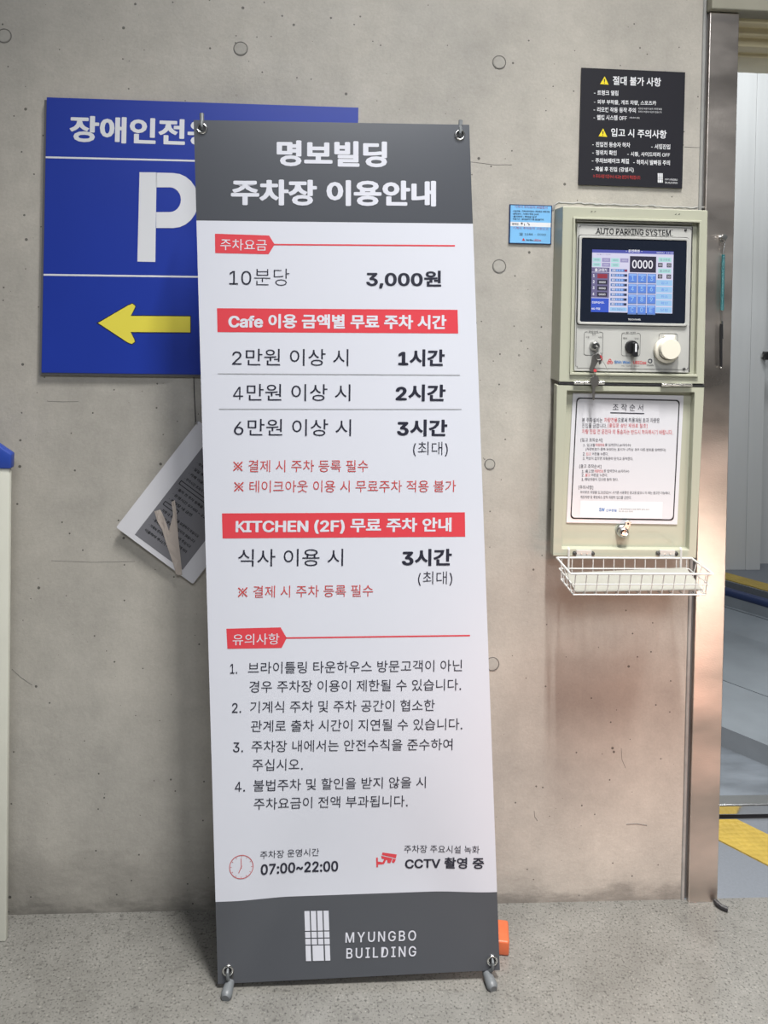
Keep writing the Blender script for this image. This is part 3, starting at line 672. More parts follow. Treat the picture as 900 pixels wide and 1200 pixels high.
# keyline round the panel with notched corners
kb = acc(Q, panel, KX)
a_, b_ = quv(678, 263.5), quv(807.5, 433.5); g = .004; t = .0009
def frame_pts(o):
    x0_, x1_, y0_, y1_ = a_.x+o, b_.x-o, b_.y+o, a_.y-o; return [(x0_, y0_+g), (x0_+g, y0_+g), (x0_+g, y0_), (x1_-g, y0_), (x1_-g, y0_+g), (x1_, y0_+g), (x1_, y1_-g), (x1_-g, y1_-g), (x1_-g, y1_), (x0_+g, y1_), (x0_+g, y1_-g), (x0_, y1_-g)]
ringface(kb, Q, frame_pts(0), frame_pts(t), .0005)
for q in ((803.5, 269.5), (801.5, 432)):
    bm = B(); s_ = quv(*q); lathe(bm, Q, s_.x, s_.y, [(.0034, 0), (.0034, .0012), (.0022, .0024), (0, .0026)], 14); build('screw', bm, MT['darkmetal'], panel, smooth=True)
flush()
# chrome trim rails above and below the plate
for (ya, yb) in ((258.8, 261.3), (436, 439)):
    l_, r_ = quv(675, ya), quv(811, yb); bm = B(); pbox(bm, Q, l_.x, r_.x, min(l_.y, r_.y)-.001, max(l_.y, r_.y)-.0002, -.002, .003); bevel(bm, .0008, 2); build('trim_rail', bm, MT['chrome'], panel)
bm = B(); a, b = quv(810.5, 266), quv(811.5, 437); pbox(bm, Q, a.x-.0005, a.x+.0022, quv(808, 436).y, quv(811, 265).y, -.002, .002); build('trim_rail', bm, MT['chrome'], panel)
# touch screen
a, b = quv(678.2, 275.8), quv(804.5, 382.3)
ts = B(); ringslab(ts, Q, rrect(a.x, b.x, b.y, a.y, .007), rrect(a.x+.006, b.x-.006, b.y+.006, a.y-.006, .004), 0, .006); bevel(ts, .0008, 2)
screen = build('screen_frame', ts, MT['plate'], panel, smooth=True)
bm = B(); slab(bm, Q, rrect(a.x+.0055, b.x-.0055, b.y+.0055, a.y-.0055, .004), .0, .0045); build('touch_screen', bm, MT['glass'], panel)
ringface(acc(Q, panel, KX), Q, rrect(a.x-.002, b.x+.002, b.y-.002, a.y+.002, .008), rrect(a.x-.0006, b.x+.0006, b.y-.0006, a.y+.0006, .0074), .0006)
SL = .0048
DP = Plane(Q.pt(0, 0, SL), Q.U, Q.V)
# display built on an 0..1 x 0..1 grid mapped to the lit area
TLp, TRp, BLp, BRp = [DP.uv(*q) for q in ((694, 293.3), (789.7, 296.3), (692.5, 365.4), (787.5, 367.6))]
su0, su1, sv0, sv1 = (TLp.x+BLp.x)/2, (TRp.x+BRp.x)/2, (BLp.y+BRp.y)/2, (TLp.y+TRp.y)/2
def sxy(x, y): return (su0+(su1-su0)*x/575, sv1-(sv1-sv0)*y/432)
def sr(m, x0_, y0_, x1_, y1_, l=.0002):
    p0, p1_ = sxy(x0_, y1_), sxy(x1_, y0_); poly(acc(DP, panel, SC[m], 'display'), DP, [(p0[0], p0[1]), (p1_[0], p0[1]), (p1_[0], p1_[1]), (p0[0], p1_[1])], l)
def st_(m, s, x0_, y0_, x1_, y1_, wt=.0, l=.0012):
    V, Fc, a0, a1, b0, b1 = glyphs(s, wt); bm = acc(DP, panel, SC[m], 'display'); p0, p1_ = sxy(x0_, y1_), sxy(x1_, y0_)
    vv = [bm.verts.new(DP.pt(p0[0]+(x-a0)/(a1-a0)*(p1_[0]-p0[0]), p0[1]+(y-b0)/(b1-b0)*(p1_[1]-p0[1]), l+z)) for x, y, z in V]
    for f in Fc:
        try: bm.faces.new([vv[i] for i in f])
        except ValueError: pass
sr('pale', 0, 0, 575, 432, .0001); sr('navy', 0, -8, 575, 14, .0002); st_('white', '- 운전화면 -', 235, -14, 352, 6, .02); st_('white', 'MENU  12:00', 455, -1, 572, 8)
sr('pale', 0, 14, 262, 46, .0003); st_('slate', '입출고 정보', 30, 22, 130, 30)
for i, (x, c) in enumerate(((4, 'mint'), (70, 'lav'), (134, 'mint'), (198, 'lav'))):
    for j, y in enumerate((50, 84)): sr(c if not (i == 3 and j == 1) else 'pale', x, y, x+58, y+28, .0004); st_('slate' if c == 'mint' else 'pale', '0000', x+12, y+8, x+46, y+20)
sr('slate', 0, 118, 124, 330, .0003); st_('white', '출고대기', 20, 124, 104, 146, .02)
sr('pale', 0, 150, 124, 153, .0004)
for i in range(4):
    y = 162+i*43; st_('white', str(i+1), 8, y+4, 20, y+24, .02); sr('red' if i == 0 else 'dark', 40, y, 110, y+32, .0005); st_('red' if i == 0 else 'white', '0000', 52, y+9, 98, y+23, .01)
sr('blue', 0, 334, 124, 432, .0004); st_('white', '진입하십시오.', 4, 356, 92, 372, .02); st_('white', 'NO 작업', 4, 400, 62, 416, .02)
for i in range(9):
    y = 120+i*34; 
    if i < 8:
        sr('bar', 134, y+6, 250, y+26, .0004)
        st_('white', ('층별', '입고', '출고', '승강', '회전', '정지', '문열', '문닫')[i], 142, y+9, 166, y+22, .01)
        for k in (172, 190, 208): sr('keyhi', k, y+9, k+12, y+22, .0006)
        sr('red' if i == 0 else 'dark', 230, y+9, 248, y+23, .0006)
    else: sr('sky', 132, y+4, 252, y+32, .0004); st_('bar', '주차 현황보기', 146, y+10, 236, y+26)
sr('dark', 266, 32, 452, 146, .0005); st_('white', '0000', 282, 60, 428, 118, .014, .0014)
for i in range(12):
    x = 258+(i % 3)*67; y = 154+(i//3)*74; sr('bar', x, y, x+62, y+68, .0004); sr('key', x+3, y+3, x+58, y+60, .0006); sr('keyhi', x+4, y+4, x+57, y+16, .0008)
    st_('sky', '123456789C0E'[i], x+20, y+18, x+40, y+50, .01, .0014)
for i, y in enumerate((36, 116)):
    sr('mint', 468, y, 560, y+32, .0004); st_('slate', ('입고완료', '출고완료')[i], 478, y+8, 550, y+24)
    for x in (466, 528): sr('dark', x, y+40, x+32, y+70, .0006); st_('white', '00', x+6, y+46, x+26, y+64)
for i in range(5): y = 196+i*48; sr('sky', 456, y, 570, y+40, .0004); st_('key', ('입고', '출고', '취소', '확인', '닫힘')[i], 490, y+10, 540, y+30)
flush()
text(Q, panel, MT['signwhite'], 'TOUCH PANEL', (736, 375.3), (751, 375.6), 2.0, .02, .0052)
# printed outlines with the three switches
def sw(cx, y0_, y1_, hw, lab, sub):
    a, b = quv(cx-hw, y0_), quv(cx+hw, y1_)
    o = rrect(a.x, b.x, b.y, a.y, .006); i_ = rrect(a.x+.0009, b.x-.0009, b.y+.0009, a.y-.0009, .0052); ringface(acc(Q, panel, KX), Q, o, i_, .0005)
    if lab:
        strip(Q, panel, MT['plate'], (cx-7, y0_+1.5), (cx+7, y0_+1.7), 3, .0006); text(Q, panel, KX, lab, (cx-5.5, y0_+1.2), (cx+5.5, y0_+1.4), 2.2, .0, .0009)
    for s, x, y in sub: text(Q, panel, KX, s, (x-2.2, y), (x+2.2, y+.1), 1.9, .0, .0008)
sw(695.3, 388.5, 416.8, 10.8, '운전선택', [('정지', 696, 392.8), ('수동', 688.5, 396), ('자동', 703, 396.4)])
sw(739.2, 389.8, 417.5, 10.8, '문 선택', [('열림', 732.5, 397.3), ('닫힘', 746, 397.6)])
sw(782.8, 390.5, 418.5, 10.8, None, [])
# key switch
c = quv(696.6, 405.3); bm = B(); lathe(bm, Q, c.x, c.y, [(.0125, 0), (.0125, .004), (.0105, .010), (.0080, .012), (.0076, .009), (0, .009)], 28)
ks = build('key_switch', bm, MT['nickel'], panel, smooth=True)
bm = B(); lathe(bm, Q, c.x, c.y, [(.0074, .009), (.0070, .013), (0, .0135)], 20); build('lock_barrel', bm, MT['darkmetal'], ks, smooth=True)
# selector knob, black with a white pointer
c = quv(740, 406.7); bm = B(); lathe(bm, Q, c.x, c.y, [(.0165, 0), (.0165, .006), (.0150, .009), (0, .0095)], 28); kn = build('selector_switch', bm, MT['blackplastic'], panel, smooth=True)
bm = B(); slab(bm, Q, rrect(c.x-.003, c.x+.0085, c.y-.022, c.y+.012, .0035), .009, .021); bevel(bm, .0012, 2); build('grip', bm, MT['blackplastic'], kn)
bm = B(); pbox(bm, Q, c.x+.0012, c.x+.0055, c.y-.010, c.y+.0095, .021, .0216); build('pointer', bm, MT['signwhite'], kn)
# ivory push button on a round stem
c = quv(783.5, 407); bm = B(); pbox(bm, Q, c.x-.014, c.x+.014, c.y+.010, c.y+.030, 0, .008); bevel(bm, .003, 3); pb = build('button_bracket', bm, MT['ivory'], panel, smooth=True)
c = quv(782, 410.5, .012); bm = B(); lathe(bm, Q, c.x, c.y, [(.0300, .002), (.0310, .008), (.0300, .014), (.024, .018)], 36); build('push_button', bm, MT['ivory'], panel, smooth=True)
c = quv(786.2, 409.2, .03); bm = B(); lathe(bm, Q, c.x, c.y, [(.0255, .016), (.0250, .028), (.0235, .031), (0, .0315)], 36); build('button_cap', bm, MT['ivory'], panel, smooth=True)
# makers' marks
text(Q, panel, MT['logoblue'], 'Shin Woo', (720, 426), (738.5, 426.4), 3.6, .02); text(Q, panel, MT['paperred'], 'UBICos', (742, 426.6), (757.3, 426.9), 3.8, .02)
for dx, dy in ((0, -1.6), (-1.9, 1.2), (1.9, 1.2)):
    c = quv(714.7+dx, 423.8+dy); ringface(acc(Q, panel, MT['paperred']), Q, [(c.x+.0036*math.cos(k*.7854), c.y+.0036*math.sin(k*.7854)) for k in range(8)], [(c.x+.0020*math.cos(k*.7854), c.y+.0020*math.sin(k*.7854)) for k in range(8)], .0006)
c = quv(761.8, 423); ringface(acc(Q, panel, MT['ink']), Q, [(c.x+.0055*math.cos(k*.5236), c.y+.0055*math.sin(k*.5236)) for k in range(12)], [(c.x+.0034*math.cos(k*.5236), c.y+.0034*math.sin(k*.5236)) for k in range(12)], .0006)
text(Q, panel, KX, 'MEMBER', (757.8, 428.8), (766, 429), 1.7); text(Q, panel, KX, 'TEL : 0000 - 0000', (728, 429.4), (749, 429.8), 1.3)
flush()
# open door hanging under the body
DY = YB+.004
T, tw, th = wall_plane(DY, (652.6, 451.2), (825.5, 453.6), (648, 651.6), (815.8, 654.2))
def tuv(px, py, l=0): return T.uv(px, py, l)
pa, pb_, pc, pd = tuv(652.6, 451.2), tuv(825.5, 453.6), tuv(648, 651.6), tuv(815.8, 654.2)
ia, ib, ic, id_ = tuv(664.5, 458), tuv(814.2, 460), tuv(658.4, 643), tuv(807.5, 644.5)
bm = B(); ringslab(bm, T, [tuple(pc), tuple(pd), tuple(pb_), tuple(pa)], [tuple(ic), tuple(id_), tuple(ib), tuple(ia)], -.026, 0); bevel(bm, .0014, 2)
slab(bm, T, [tuple(ic+Vector((-.003, -.003))), tuple(id_+Vector((.003, -.003))), tuple(ib+Vector((.003, .003))), tuple(ia+Vector((-.003, .003)))], -.024, -.021)
door = build('door', bm, MT['olive'], CB)
# rubber line in the gap and the hinges
bm = B(); a, b = P.uv(655, 449.2, -.004), P.uv(825, 452, -.004); tube(bm, [P.pt(a.x, a.y, -.006), P.pt(b.x, b.y, -.006)], .004, 8); build('rubber_seal', bm, MT['black'], CB)
for xa, xb, yy in ((672.3, 708.5, 448.6), (775, 811.5, 451.2)):
    hr = None
    for k in range(3):
        a = P.uv(xa+(xb-xa)*(k/3+.008), yy+k*.02, .004); b = P.uv(xa+(xb-xa)*((k+1)/3-.008), yy+k*.3*.1, .004)
        bm = B(); tube(bm, [P.pt(a.x, a.y, .002), P.pt(b.x, b.y, .002)], .0042, 12)
        o = build('hinge' if k == 0 else 'hinge_knuckle', bm, MT['chrome'], CB if k == 0 else hr, smooth=True)
        if k == 0: hr = o
# lock on the door
c = tuv(731.5, 624.3, 0); bm = B(); lathe(bm, T, c.x, c.y, [(.0145, -.021), (.0145, -.012), (.0125, -.010), (.0115, .000), (.0088, .002), (.0088, -.004), (0, -.004)], 26); lk = build('door_lock', bm, MT['nickel'], door, smooth=True)
bm = B(); lathe(bm, T, c.x, c.y, [(.0070, -.004), (.0066, .006), (0, .0065)], 20); build('lock_barrel', bm, MT['chrome'], lk, smooth=True)
a = tuv(736.5, 614.5); bm = B(); slab(bm, T, [(c.x-.006, c.y+.008), (c.x+.008, c.y+.004), (a.x+.008, a.y), (a.x+.007, a.y+.006), (a.x, a.y+.009), (a.x-.007, a.y+.005), (a.x-.007, a.y-.002)], -.006, -.002); bevel(bm, .0006, 1); build('lock_cam', bm, MT['nickel'], lk)
bm = B(); lathe(bm, T, a.x, a.y+.001, [(.0025, -.0025), (.0025, -.0012), (0, -.001)], 12); build('cam_hole', bm, MT['black'], lk)
flush()

# ================================================================== INSTRUCTION CARD on the door
CPy = DY+.0185
C, cw, ch = wall_plane(CPy, (671.4, 460.4), (801.2, 463.6), (663.7, 612.4), (793.6, 614.6))
IC = thing('instruction_card', C.pt(0, -ch/2, 0), 'white laminated instruction card with a black border, taped inside the hanging cabinet door', 'instruction card')
pts = [C.uv(*q) for q in ((663.7, 612.4), (793.6, 614.6), (801.2, 463.6), (671.4, 460.4))]
bm = B(); slab(bm, C, [tuple(q) for q in pts], -.0015, 0); build('sheet', bm, MT['paper'], IC)
def lerpq(u, v):        # u,v 0..1 on the sheet
    return (pts[0].lerp(pts[1], u)).lerp(pts[3].lerp(pts[2], u), v)
def border(i0):
    q = rrect(.033+i0, .967-i0, .03+i0, .966-i0, .03, 4); return [tuple(lerpq(u, v)) for u, v in q]
ringface(acc(C, IC, KX, 'border'), C, border(0), border(.0095), .0006)
PR = MT['paperred']; IK = MT['ink']
text(C, IC, IK, '조 작 순 서', (718, 481.2), (753.5, 481.9), 8.3, .008); pxline(C, IC, IK, (715.2, 483.6), (755, 484.6), 1.1, .0007)
def ln(y, h, *segs):
    for s, x0_, x1_, m in segs: text(C, IC, m, s, (x0_, y), (x1_, y+(x1_-x0_)*.010), h, .004)
ln(495.0, 5.6, ('본 주차설비는', 682, 706, IK), ('차량전용', 708, 723.5, PR), ('으로써 허용제원 초과 차량은', 724, 773, IK))
ln(501.4, 5.4, ('진입을 금합니다.', 682, 711, IK), ('[출입문 상단 제원표 참조]', 712.5, 758.5, PR))
ln(508.4, 5.6, ('차량 진입 전 운전자 외 동승자는 반드시 하차하시기 바랍니다.', 682, 788.5, PR))
ln(518, 4.8, ('[입고 조작순서]', 680.5, 706, IK))
ln(523.2, 3.6, ('1. 입고할', 683.5, 697.5, IK), ('차량번호', 698, 708.5, PR), ('를 입력한다.(4자리수)', 709, 739, IK)); ln(528.2, 3.6, ('(차량번호가 중복 되었다는 표시가 나타날 경우 다른 번호를 입력한다)', 686.5, 780, IK))
ln(533.6, 3.6, ('2.', 683, 686, IK), ('입고', 687, 692.5, PR), ('버튼을 누른다.', 694, 713, IK)); ln(538.8, 3.6, ('3. 이상이 없으면 자동문이 닫히고 동작한다.', 683, 742, IK))
ln(548.8, 4.8, ('[출고 조작순서]', 679, 704.5, IK))
ln(553.8, 3.6, ('1. 출고할', 682, 696, IK), ('차량번호', 696.5, 707, PR), ('를 입력한다.(4자리수)', 707.5, 737, IK))
ln(558.4, 3.6, ('2.', 681.8, 684.5, IK), ('출고', 686, 691.5, PR), ('버튼을 누른다.', 693, 712, IK)); ln(563.4, 3.6, ('3. 해당차량이 있으면 동작 한다.', 681.5, 724.5, IK))
ln(573.6, 5.0, ('[주의사항]', 678, 695, IK))
ln(578.8, 3.8, ('하이루프 차량을 입고(진입)시 시키면 사용중인 경고음 없으니 이 때는 출고만 가능하다.', 680, 785.5, IK)); ln(584.4, 3.8, ('개조차량 및 루프박스 장착 차량의 입고를 금한다.', 680, 740, IK))
text(C, IC, MT['logoblue'], 'SW', (702, 599.3), (708.5, 599.4), 4.2, .03); text(C, IC, MT['logoblue'], '신우정밀', (710, 599.6), (722.5, 599.8), 3.2, .01)
text(C, IC, IK, '기계식주차장치 전문 제작 설치 보수', (725, 597.4), (761, 597.9), 1.6); text(C, IC, IK, 'TEL 02-000-0000', (725, 600), (741.5, 600.2), 1.5)
strip(C, IC, MT['signwhite'], (679.5, 606.6), (776, 608), 20, .00045, 'patch')
flush()

# ================================================================== KEYS hanging from the key switch
kc = quv(696.6, 405.3); KO = Q.pt(kc.x, kc.y, .014)
KB = thing('key_bunch', W(697, 452, -.1), 'bunch of small keys with a red tag, dangling from the key switch', 'keys')
KP = Plane(W(697, 420, -.088), (1, 0, 0), (0, 0, 1))
def kuv(px, py): return KP.uv(px, py)
a = kuv(696, 406); 
def key(pts, hole, name='key'):
    bm = B(); slab(bm, KP, [tuple(kuv(*q)) for q in pts], -.001, .001); bevel(bm, .0004, 1); k_ = build(name, bm, MT['keygrey'], KB)
    return k_
bm = B(); tube(bm, [Q.pt(kc.x, kc.y, .0145), Q.pt(kc.x+.001, kc.y-.002, .020), KP.pt(*kuv(698, 413), .004)], .0028, 8); build('key', bm, MT['nickel'], KB, smooth=True)
key([(694, 417), (698, 414), (703, 415.5), (704, 419), (701, 424), (697, 430), (695, 436), (692, 436), (690.5, 433), (693, 424)], None)
key([(696, 440), (700.5, 441), (702.5, 446), (701, 451), (697.5, 453.5), (697.2, 463), (696.5, 469), (694.8, 469), (694.2, 463), (694, 453), (691.5, 449), (692, 443)], None)
key([(703.5, 419), (705.5, 420), (704.5, 426), (702, 427.5), (701.4, 423)], None)
bm = B(); c_ = kuv(701.5, 417.5); torus(bm, KP, c_.x, c_.y, .0085, .0008, .003, 22, 6); build('key_ring', bm, MT['nickel'], KB, smooth='all')
bm = B(); tube(bm, [KP.pt(*kuv(*q), .003) for q in ((704, 420), (709, 428), (713, 437), (715, 443))], .0006, 6); build('ring_wire', bm, MT['nickel'], KB)
bm = B(); tube(bm, [KP.pt(*kuv(*q), .002) for q in ((696, 430), (697, 436), (697.5, 442))], .001, 6); build('ring_wire', bm, MT['nickel'], KB)
bm = B(); slab(bm, KP, [tuple(kuv(*q)) for q in ((702.5, 415.5), (705.5, 418), (706, 423), (704.5, 422), (703.5, 418.5))], .001, .003); build('red_tag', bm, MT['paperred'], KB, label='red plastic tag')
bm = B(); slab(bm, KP, [tuple(kuv(*q)) for q in ((695.5, 432), (699, 433), (698.5, 436), (695.5, 435.5))], .001, .003); build('red_tag', bm, MT['paperred'], KB, label='red plastic tag')

# ================================================================== WIRE BASKET
zt = W(730, 653.5, -.075).z; yb_ = DY-.015; yf = yb_-.115
xl, xr_ = W(652.5, 654, yb_).x, W(810.5, 653.5, yb_).x; zt = W(730, 653.8, yb_).z; zb = W(745, 699, yf).z; zm = W(745, 686, yf).z
BK = thing('wire_basket', ((xl+xr_)/2, (yb_+yf)/2, zb), 'shallow white wire basket clipped under the hanging cabinet door', 'basket')
def wr(pts, r=.0013, name='wire'): 
    bm = B(); tube(bm, pts, r, 6); return build(name, bm, MT['wire'], BK, smooth=True)
tk = .008  # taper of the basket towards the bottom
def lp(z, k): return [(xl+k, yb_, z), (xr_-k, yb_, z), (xr_-k, yf+k, z), (xl+k, yf+k, z)]
for z, k, r in ((zt, 0, .0024), (zm, tk*.8, .0016), (zb, tk*1.4, .0016)):
    q = lp(z, k)
    for i in range(4): wr([q[i], q[(i+1) % 4]], r, 'rim_wire' if z == zt else 'wire')
n = 13
for i in range(n):
    x = xl+.012+(xr_-xl-.024)*i/(n-1)
    wr([(x, yb_, zt), (x, yb_, zb), ((x), yf+tk*1.4, zb), (x, yf+tk*.8, zm)] , .0012)
    wr([(x, yf, zt), (x, yf+tk*.8, zm)], .0012)
for i in range(1, 4):
    y = yb_+(yf-yb_)*i/4
    for s in (0, 1):
        x0_, k = (xl, 1) if s == 0 else (xr_, -1); wr([(x0_, y, zt), (x0_+k*tk*.8, y, zm), (x0_+k*tk*1.4, y, zb)], .0012)
for y in (yb_+(yf-yb_)*.33, yb_+(yf-yb_)*.66): wr([(xl+tk*1.4, y, zb), (xr_-tk*1.4, y, zb)], .0012)
for px in (666.3, 797.8):
    x = W(px, 650, yb_).x; zz = W(px, 642.5, yb_).z
    wr([(x, yb_-.001, zt-.045), (x, yb_-.001, zz-.003), (x, yb_+.004, zz)], .0026, 'hook')
for x0p, x1p in ((674.5, 693), (772, 790.5)):
    a, b = T.uv(x0p, 652.3, .0), T.uv(x1p, 644.2, .0)
    bm = B(); pbox(bm, T, a.x, b.x, a.y, b.y, .0005, .005); bevel(bm, .0012, 2); cl = build('clamp', bm, MT['plate'], BK)
    for fx in (-.08, 1.08):
        bm = B(); lathe(bm, T, a.x+(b.x-a.x)*fx, (a.y+b.y)/2, [(.0052, 0), (.0045, .005), (.002, .0065), (0, .0065)], 10); build('clamp_nut', bm, MT['darkmetal'], cl, smooth=True)
    for fx in (.33, .67):
        bm = B(); lathe(bm, T, a.x+(b.x-a.x)*fx, (a.y+b.y)/2, [(.0018, .005), (.0015, .0062), (0, .0062)], 10); build('clamp_screw', bm, MT['nickel'], cl, smooth=True)
# board lying in the basket
bm = B(); x0_, x1_ = xl+.018, xr_-.016; box8(bm, [(x0_, yb_-.006, zb+.014), (x1_, yb_-.006, zb+.028), (x1_, yb_-.006, zb+.031), (x0_, yb_-.006, zb+.017), (x0_, yf+.018, zb+.002), (x1_, yf+.018, zb+.008), (x1_, yf+.018, zb+.011), (x0_, yf+.018, zb+.005)])
bevel(bm, .0008, 1); build('cardboard_sheet', bm, MT['board'], label='greyish flat board lying aslant in the white wire basket', cat='board', base=True)

# ================================================================== STYLUS on a coil cord
PYf = -.012
c = W(845, 278.3, PYf); SP = Plane(c, (1, 0, 0), (0, 0, 1))
SS = thing('stylus_pen', W(845, 431, PYf-.01), 'black touch pen hanging on a teal coil cord from a screw on the steel jamb', 'pen')
bm = B(); lathe(bm, SP, 0, 0, [(.0065, 0), (.0065, .003), (.003, .004), (.003, .014), (.0072, .015), (.0070, .020), (0, .021)], 20); build('screw_post', bm, MT['nickel'], SS, smooth=True)
def sp(px, py, l=.011): q = SP.uv(px, py, l); return SP.pt(q.x, q.y, l)
q = SP.uv(847.3, 282, .011); bm = B(); torus(bm, SP, q.x, q.y, .006, .0009, .012, 20, 6); build('split_ring', bm, MT['nickel'], SS, smooth='all')
bm = B(); tube(bm, [sp(849.5, 285), sp(848.5, 290), sp(847.8, 294), sp(847.6, 298)], .0016, 8); build('swivel', bm, MT['nickel'], SS, smooth=True)
a, b = sp(847.6, 298.5), sp(846.2, 363.5); bm = B(); tube(bm, [a, b], .0038, 10); n = 46; pts_ = []
for i in range(n*8+1):
    t = i/(n*8); an = 2*math.pi*t*n; pts_.append(a.lerp(b, t) + Vector((math.cos(an)*.0040, math.sin(an)*.0040, 0)))
tube(bm, pts_, .0007, 4); build('coil_cord', bm, MT['teal'], SS, smooth=True, label='teal coil cord')
bm = B(); tube(bm, [sp(846.2, 363.5), sp(845.6, 368), sp(846.2, 372), sp(845.8, 376)], .0011, 8); build('chain_link', bm, MT['nickel'], SS, smooth=True)
bm = B(); tube(bm, [sp(845.8, 376), sp(845.7, 380)], .0036, 12); build('pen_cap', bm, MT['chrome'], SS, smooth=True)
bm = B(); tube(bm, [sp(845, 379.5), sp(844.8, 385), sp(844.9, 428), sp(844.9, 430)], .0036, 12, radii=[.003, .0038, .0034, .003]); build('pen_barrel', bm, MT['blackplastic'], SS, smooth=True)
bm = B(); tube(bm, [sp(847, 379, .013), sp(847.2, 397, .013)], .0010, 8); build('pen_clip', bm, MT['chrome'], SS, smooth=True)
bm = B(); tube(bm, [sp(844.9, 430), sp(844.9, 431.5)], .0032, 12, radii=[.0032, .001]); build('pen_tip', bm, MT['chrome'], SS, smooth=True)

# ================================================================== BANNER
# sheet plane: bottom eyelets in front of the wall, leaning back a little towards the top
yb0 = -.235; lean = .030
a = W(255.3, 1153, yb0); b = W(585.6, 1136.5, yb0)
U = Vector((1, 0, 0)); V = Vector((0, lean, 1.80)).normalized()
O = Vector(((a.x+b.x)/2, yb0, 0))
W1 = {}
def bulge(u, v):
    """the foot of the sheet is pulled back at the two eyelets and bellies forward between them"""
    e = min(u-UL, UR-u); h = v-B0; top = .55
    if h < 0 or h > top or e < 0: return 0.0
    a = h/.19 if h < .19 else 1-(h-.19)/(top-.19); a = a*a*(3-2*a) if h >= .19 else 1-(1-a)**1.7
    x = max(0.0, min(1.0, (e-.02)/(.05+.5*h))); return -.009*a*x*x*(3-2*x)
UL, UR, BV, B0 = -1, 1, 0, -1
P = Plane(O, U, V, None)
cTL, cTR, cBR, cBL = [P.uv(*q) for q in ((226.9, 140.6), (549.9, 146.2), (585.8, 1136.8), (255.3, 1153.2))]
gT = (P.uv(228.6, 258.4)+P.uv(554.5, 262.2))/2; gB = (P.uv(251.1, 1057)+P.uv(583.4, 1045.3))/2
print('banner size', (cTR-cTL).length, (cBR-cBL).length, (cTL-cBL).length, (cTR-cBR).length)
UL, UR, BV, B0 = cBL.x, cBR.x, gB.y, (cBL.y+cBR.y)/2
P.fn = bulge
_uv = P.uv
BN = thing('x_banner', Vector((O.x, yb0+.06, 0)), 'tall white standing banner with grey ends, red bars and dark parking fee lettering', 'banner')
def bq(u, v): return cBL.lerp(cBR, u).lerp(cTL.lerp(cTR, u), v)
def ufrac(pxa, pxb):
    pass
vt = [ (P.uv(228.6, 258.4).y-cBL.y)/(cTL.y-cBL.y), (P.uv(554.5, 262.2).y-cBR.y)/(cTR.y-cBR.y)]
vb = [ (P.uv(251.1, 1057).y-cBL.y)/(cTL.y-cBL.y), (P.uv(583.4, 1045.3).y-cBR.y)/(cTR.y-cBR.y)]
nu = 40; rows = []
for seg0, seg1, n, mi in (([0, 0], vb, 16, 1), (vb, vt, 60, 0), (vt, [1, 1], 8, 1)):
    for k in range(n): rows.append(((seg0[0]+(seg1[0]-seg0[0])*k/n, seg0[1]+(seg1[1]-seg0[1])*k/n), mi))
rows.append(((1, 1), 1))
bm = B(); grid = []; grid2 = []
for (va, vb_), mi in rows:
    r1 = []; r2 = []
    for i in range(nu+1):
        u = i/nu; q = bq(u, va+(vb_-va)*u); r1.append(bm.verts.new(P.pt(q.x, q.y, 0))); r2.append(bm.verts.new(P.pt(q.x, q.y, -.0012)))
    grid.append(r1); grid2.append(r2)
for j in range(len(rows)-1):
    for i in range(nu):
        f = bm.faces.new((grid[j][i], grid[j][i+1], grid[j+1][i+1], grid[j+1][i])); f.material_index = rows[j][1]
        f = bm.faces.new((grid2[j][i], grid2[j+1][i], grid2[j+1][i+1], grid2[j][i+1])); f.material_index = 0
nr = len(rows)-1
for j in range(nr):
    for i in (0, nu): bm.faces.new((grid[j][i], grid[j+1][i], grid2[j+1][i], grid2[j][i]))
for i in range(nu):
    for j in (0, nr): bm.faces.new((grid[j][i], grid[j][i+1], grid2[j][i+1], grid2[j][i]))
bmesh.ops.recalc_face_normals(bm, faces=bm.faces[:])
sheet = build('banner_sheet', bm, [MT['white'], MT['grey']], BN, smooth=True)
LT, IN, RD, RI, HL = MT['ltext'], MT['ink'], MT['red'], MT['redink'], MT['hair']
text(P, sheet, LT, '명보빌딩', (324.2, 194.6), (453.6, 196.2), 30.5, .044)
text(P, sheet, LT, '주차장 이용안내', (270.6, 240.4), (511, 242), 30.5, .044)
def tagbar(pts, s, tL, tR, h, lineL, lineR):
    pxpoly(P, sheet, RD, pts, .0003, 'red_tag'); text(P, sheet, LT, s, tL, tR, h, .0); pxline(P, sheet, RD, lineL, lineR, 1.6, .0003, 'rule')
tagbar([(251.9, 273.9), (315.3, 275.9), (321.9, 286.4), (314.6, 298), (252.1, 296.5)], '주차요금', (258.2, 293), (312.6, 293.8), 13.2, (321, 286.6), (533.1, 288))
text(P, sheet, IN, '10분당', (268.6, 334.2), (339, 334.8), 20, -.012)
text(P, sheet, IN, '3,000원', (429, 338.2), (517, 338.6), 21.5, .03)
pxpoly(P, sheet, RD, [(254.2, 361.2), (536.2, 363), (537, 390.8), (254.8, 389.2)], .0003, 'red_bar'); text(P, sheet, LT, 'Cafe 이용 금액별 무료 주차 시간', (267.5, 384.5), (523, 386), 17, .036)
for s, s2, y, xa, xb, xc, xd in (('2만원 이상 시', '1시간', 428.4, 272, 408.2, 466.5, 521), ('4만원 이상 시', '2시간', 469.6, 272.8, 410.5, 463.5, 522), ('6만원 이상 시', '3시간', 510.6, 274, 411.3, 465, 524)):
    text(P, sheet, IN, s, (xa, y), (xb, y+.4), 19.8, .0); text(P, sheet, IN, s2, (xc, y+.5), (xd, y+.9), 19.8, .036)
pxline(P, sheet, HL, (255.2, 438), (538.8, 439.6), .9); pxline(P, sheet, HL, (256.8, 479.4), (540.8, 479.6), .9)
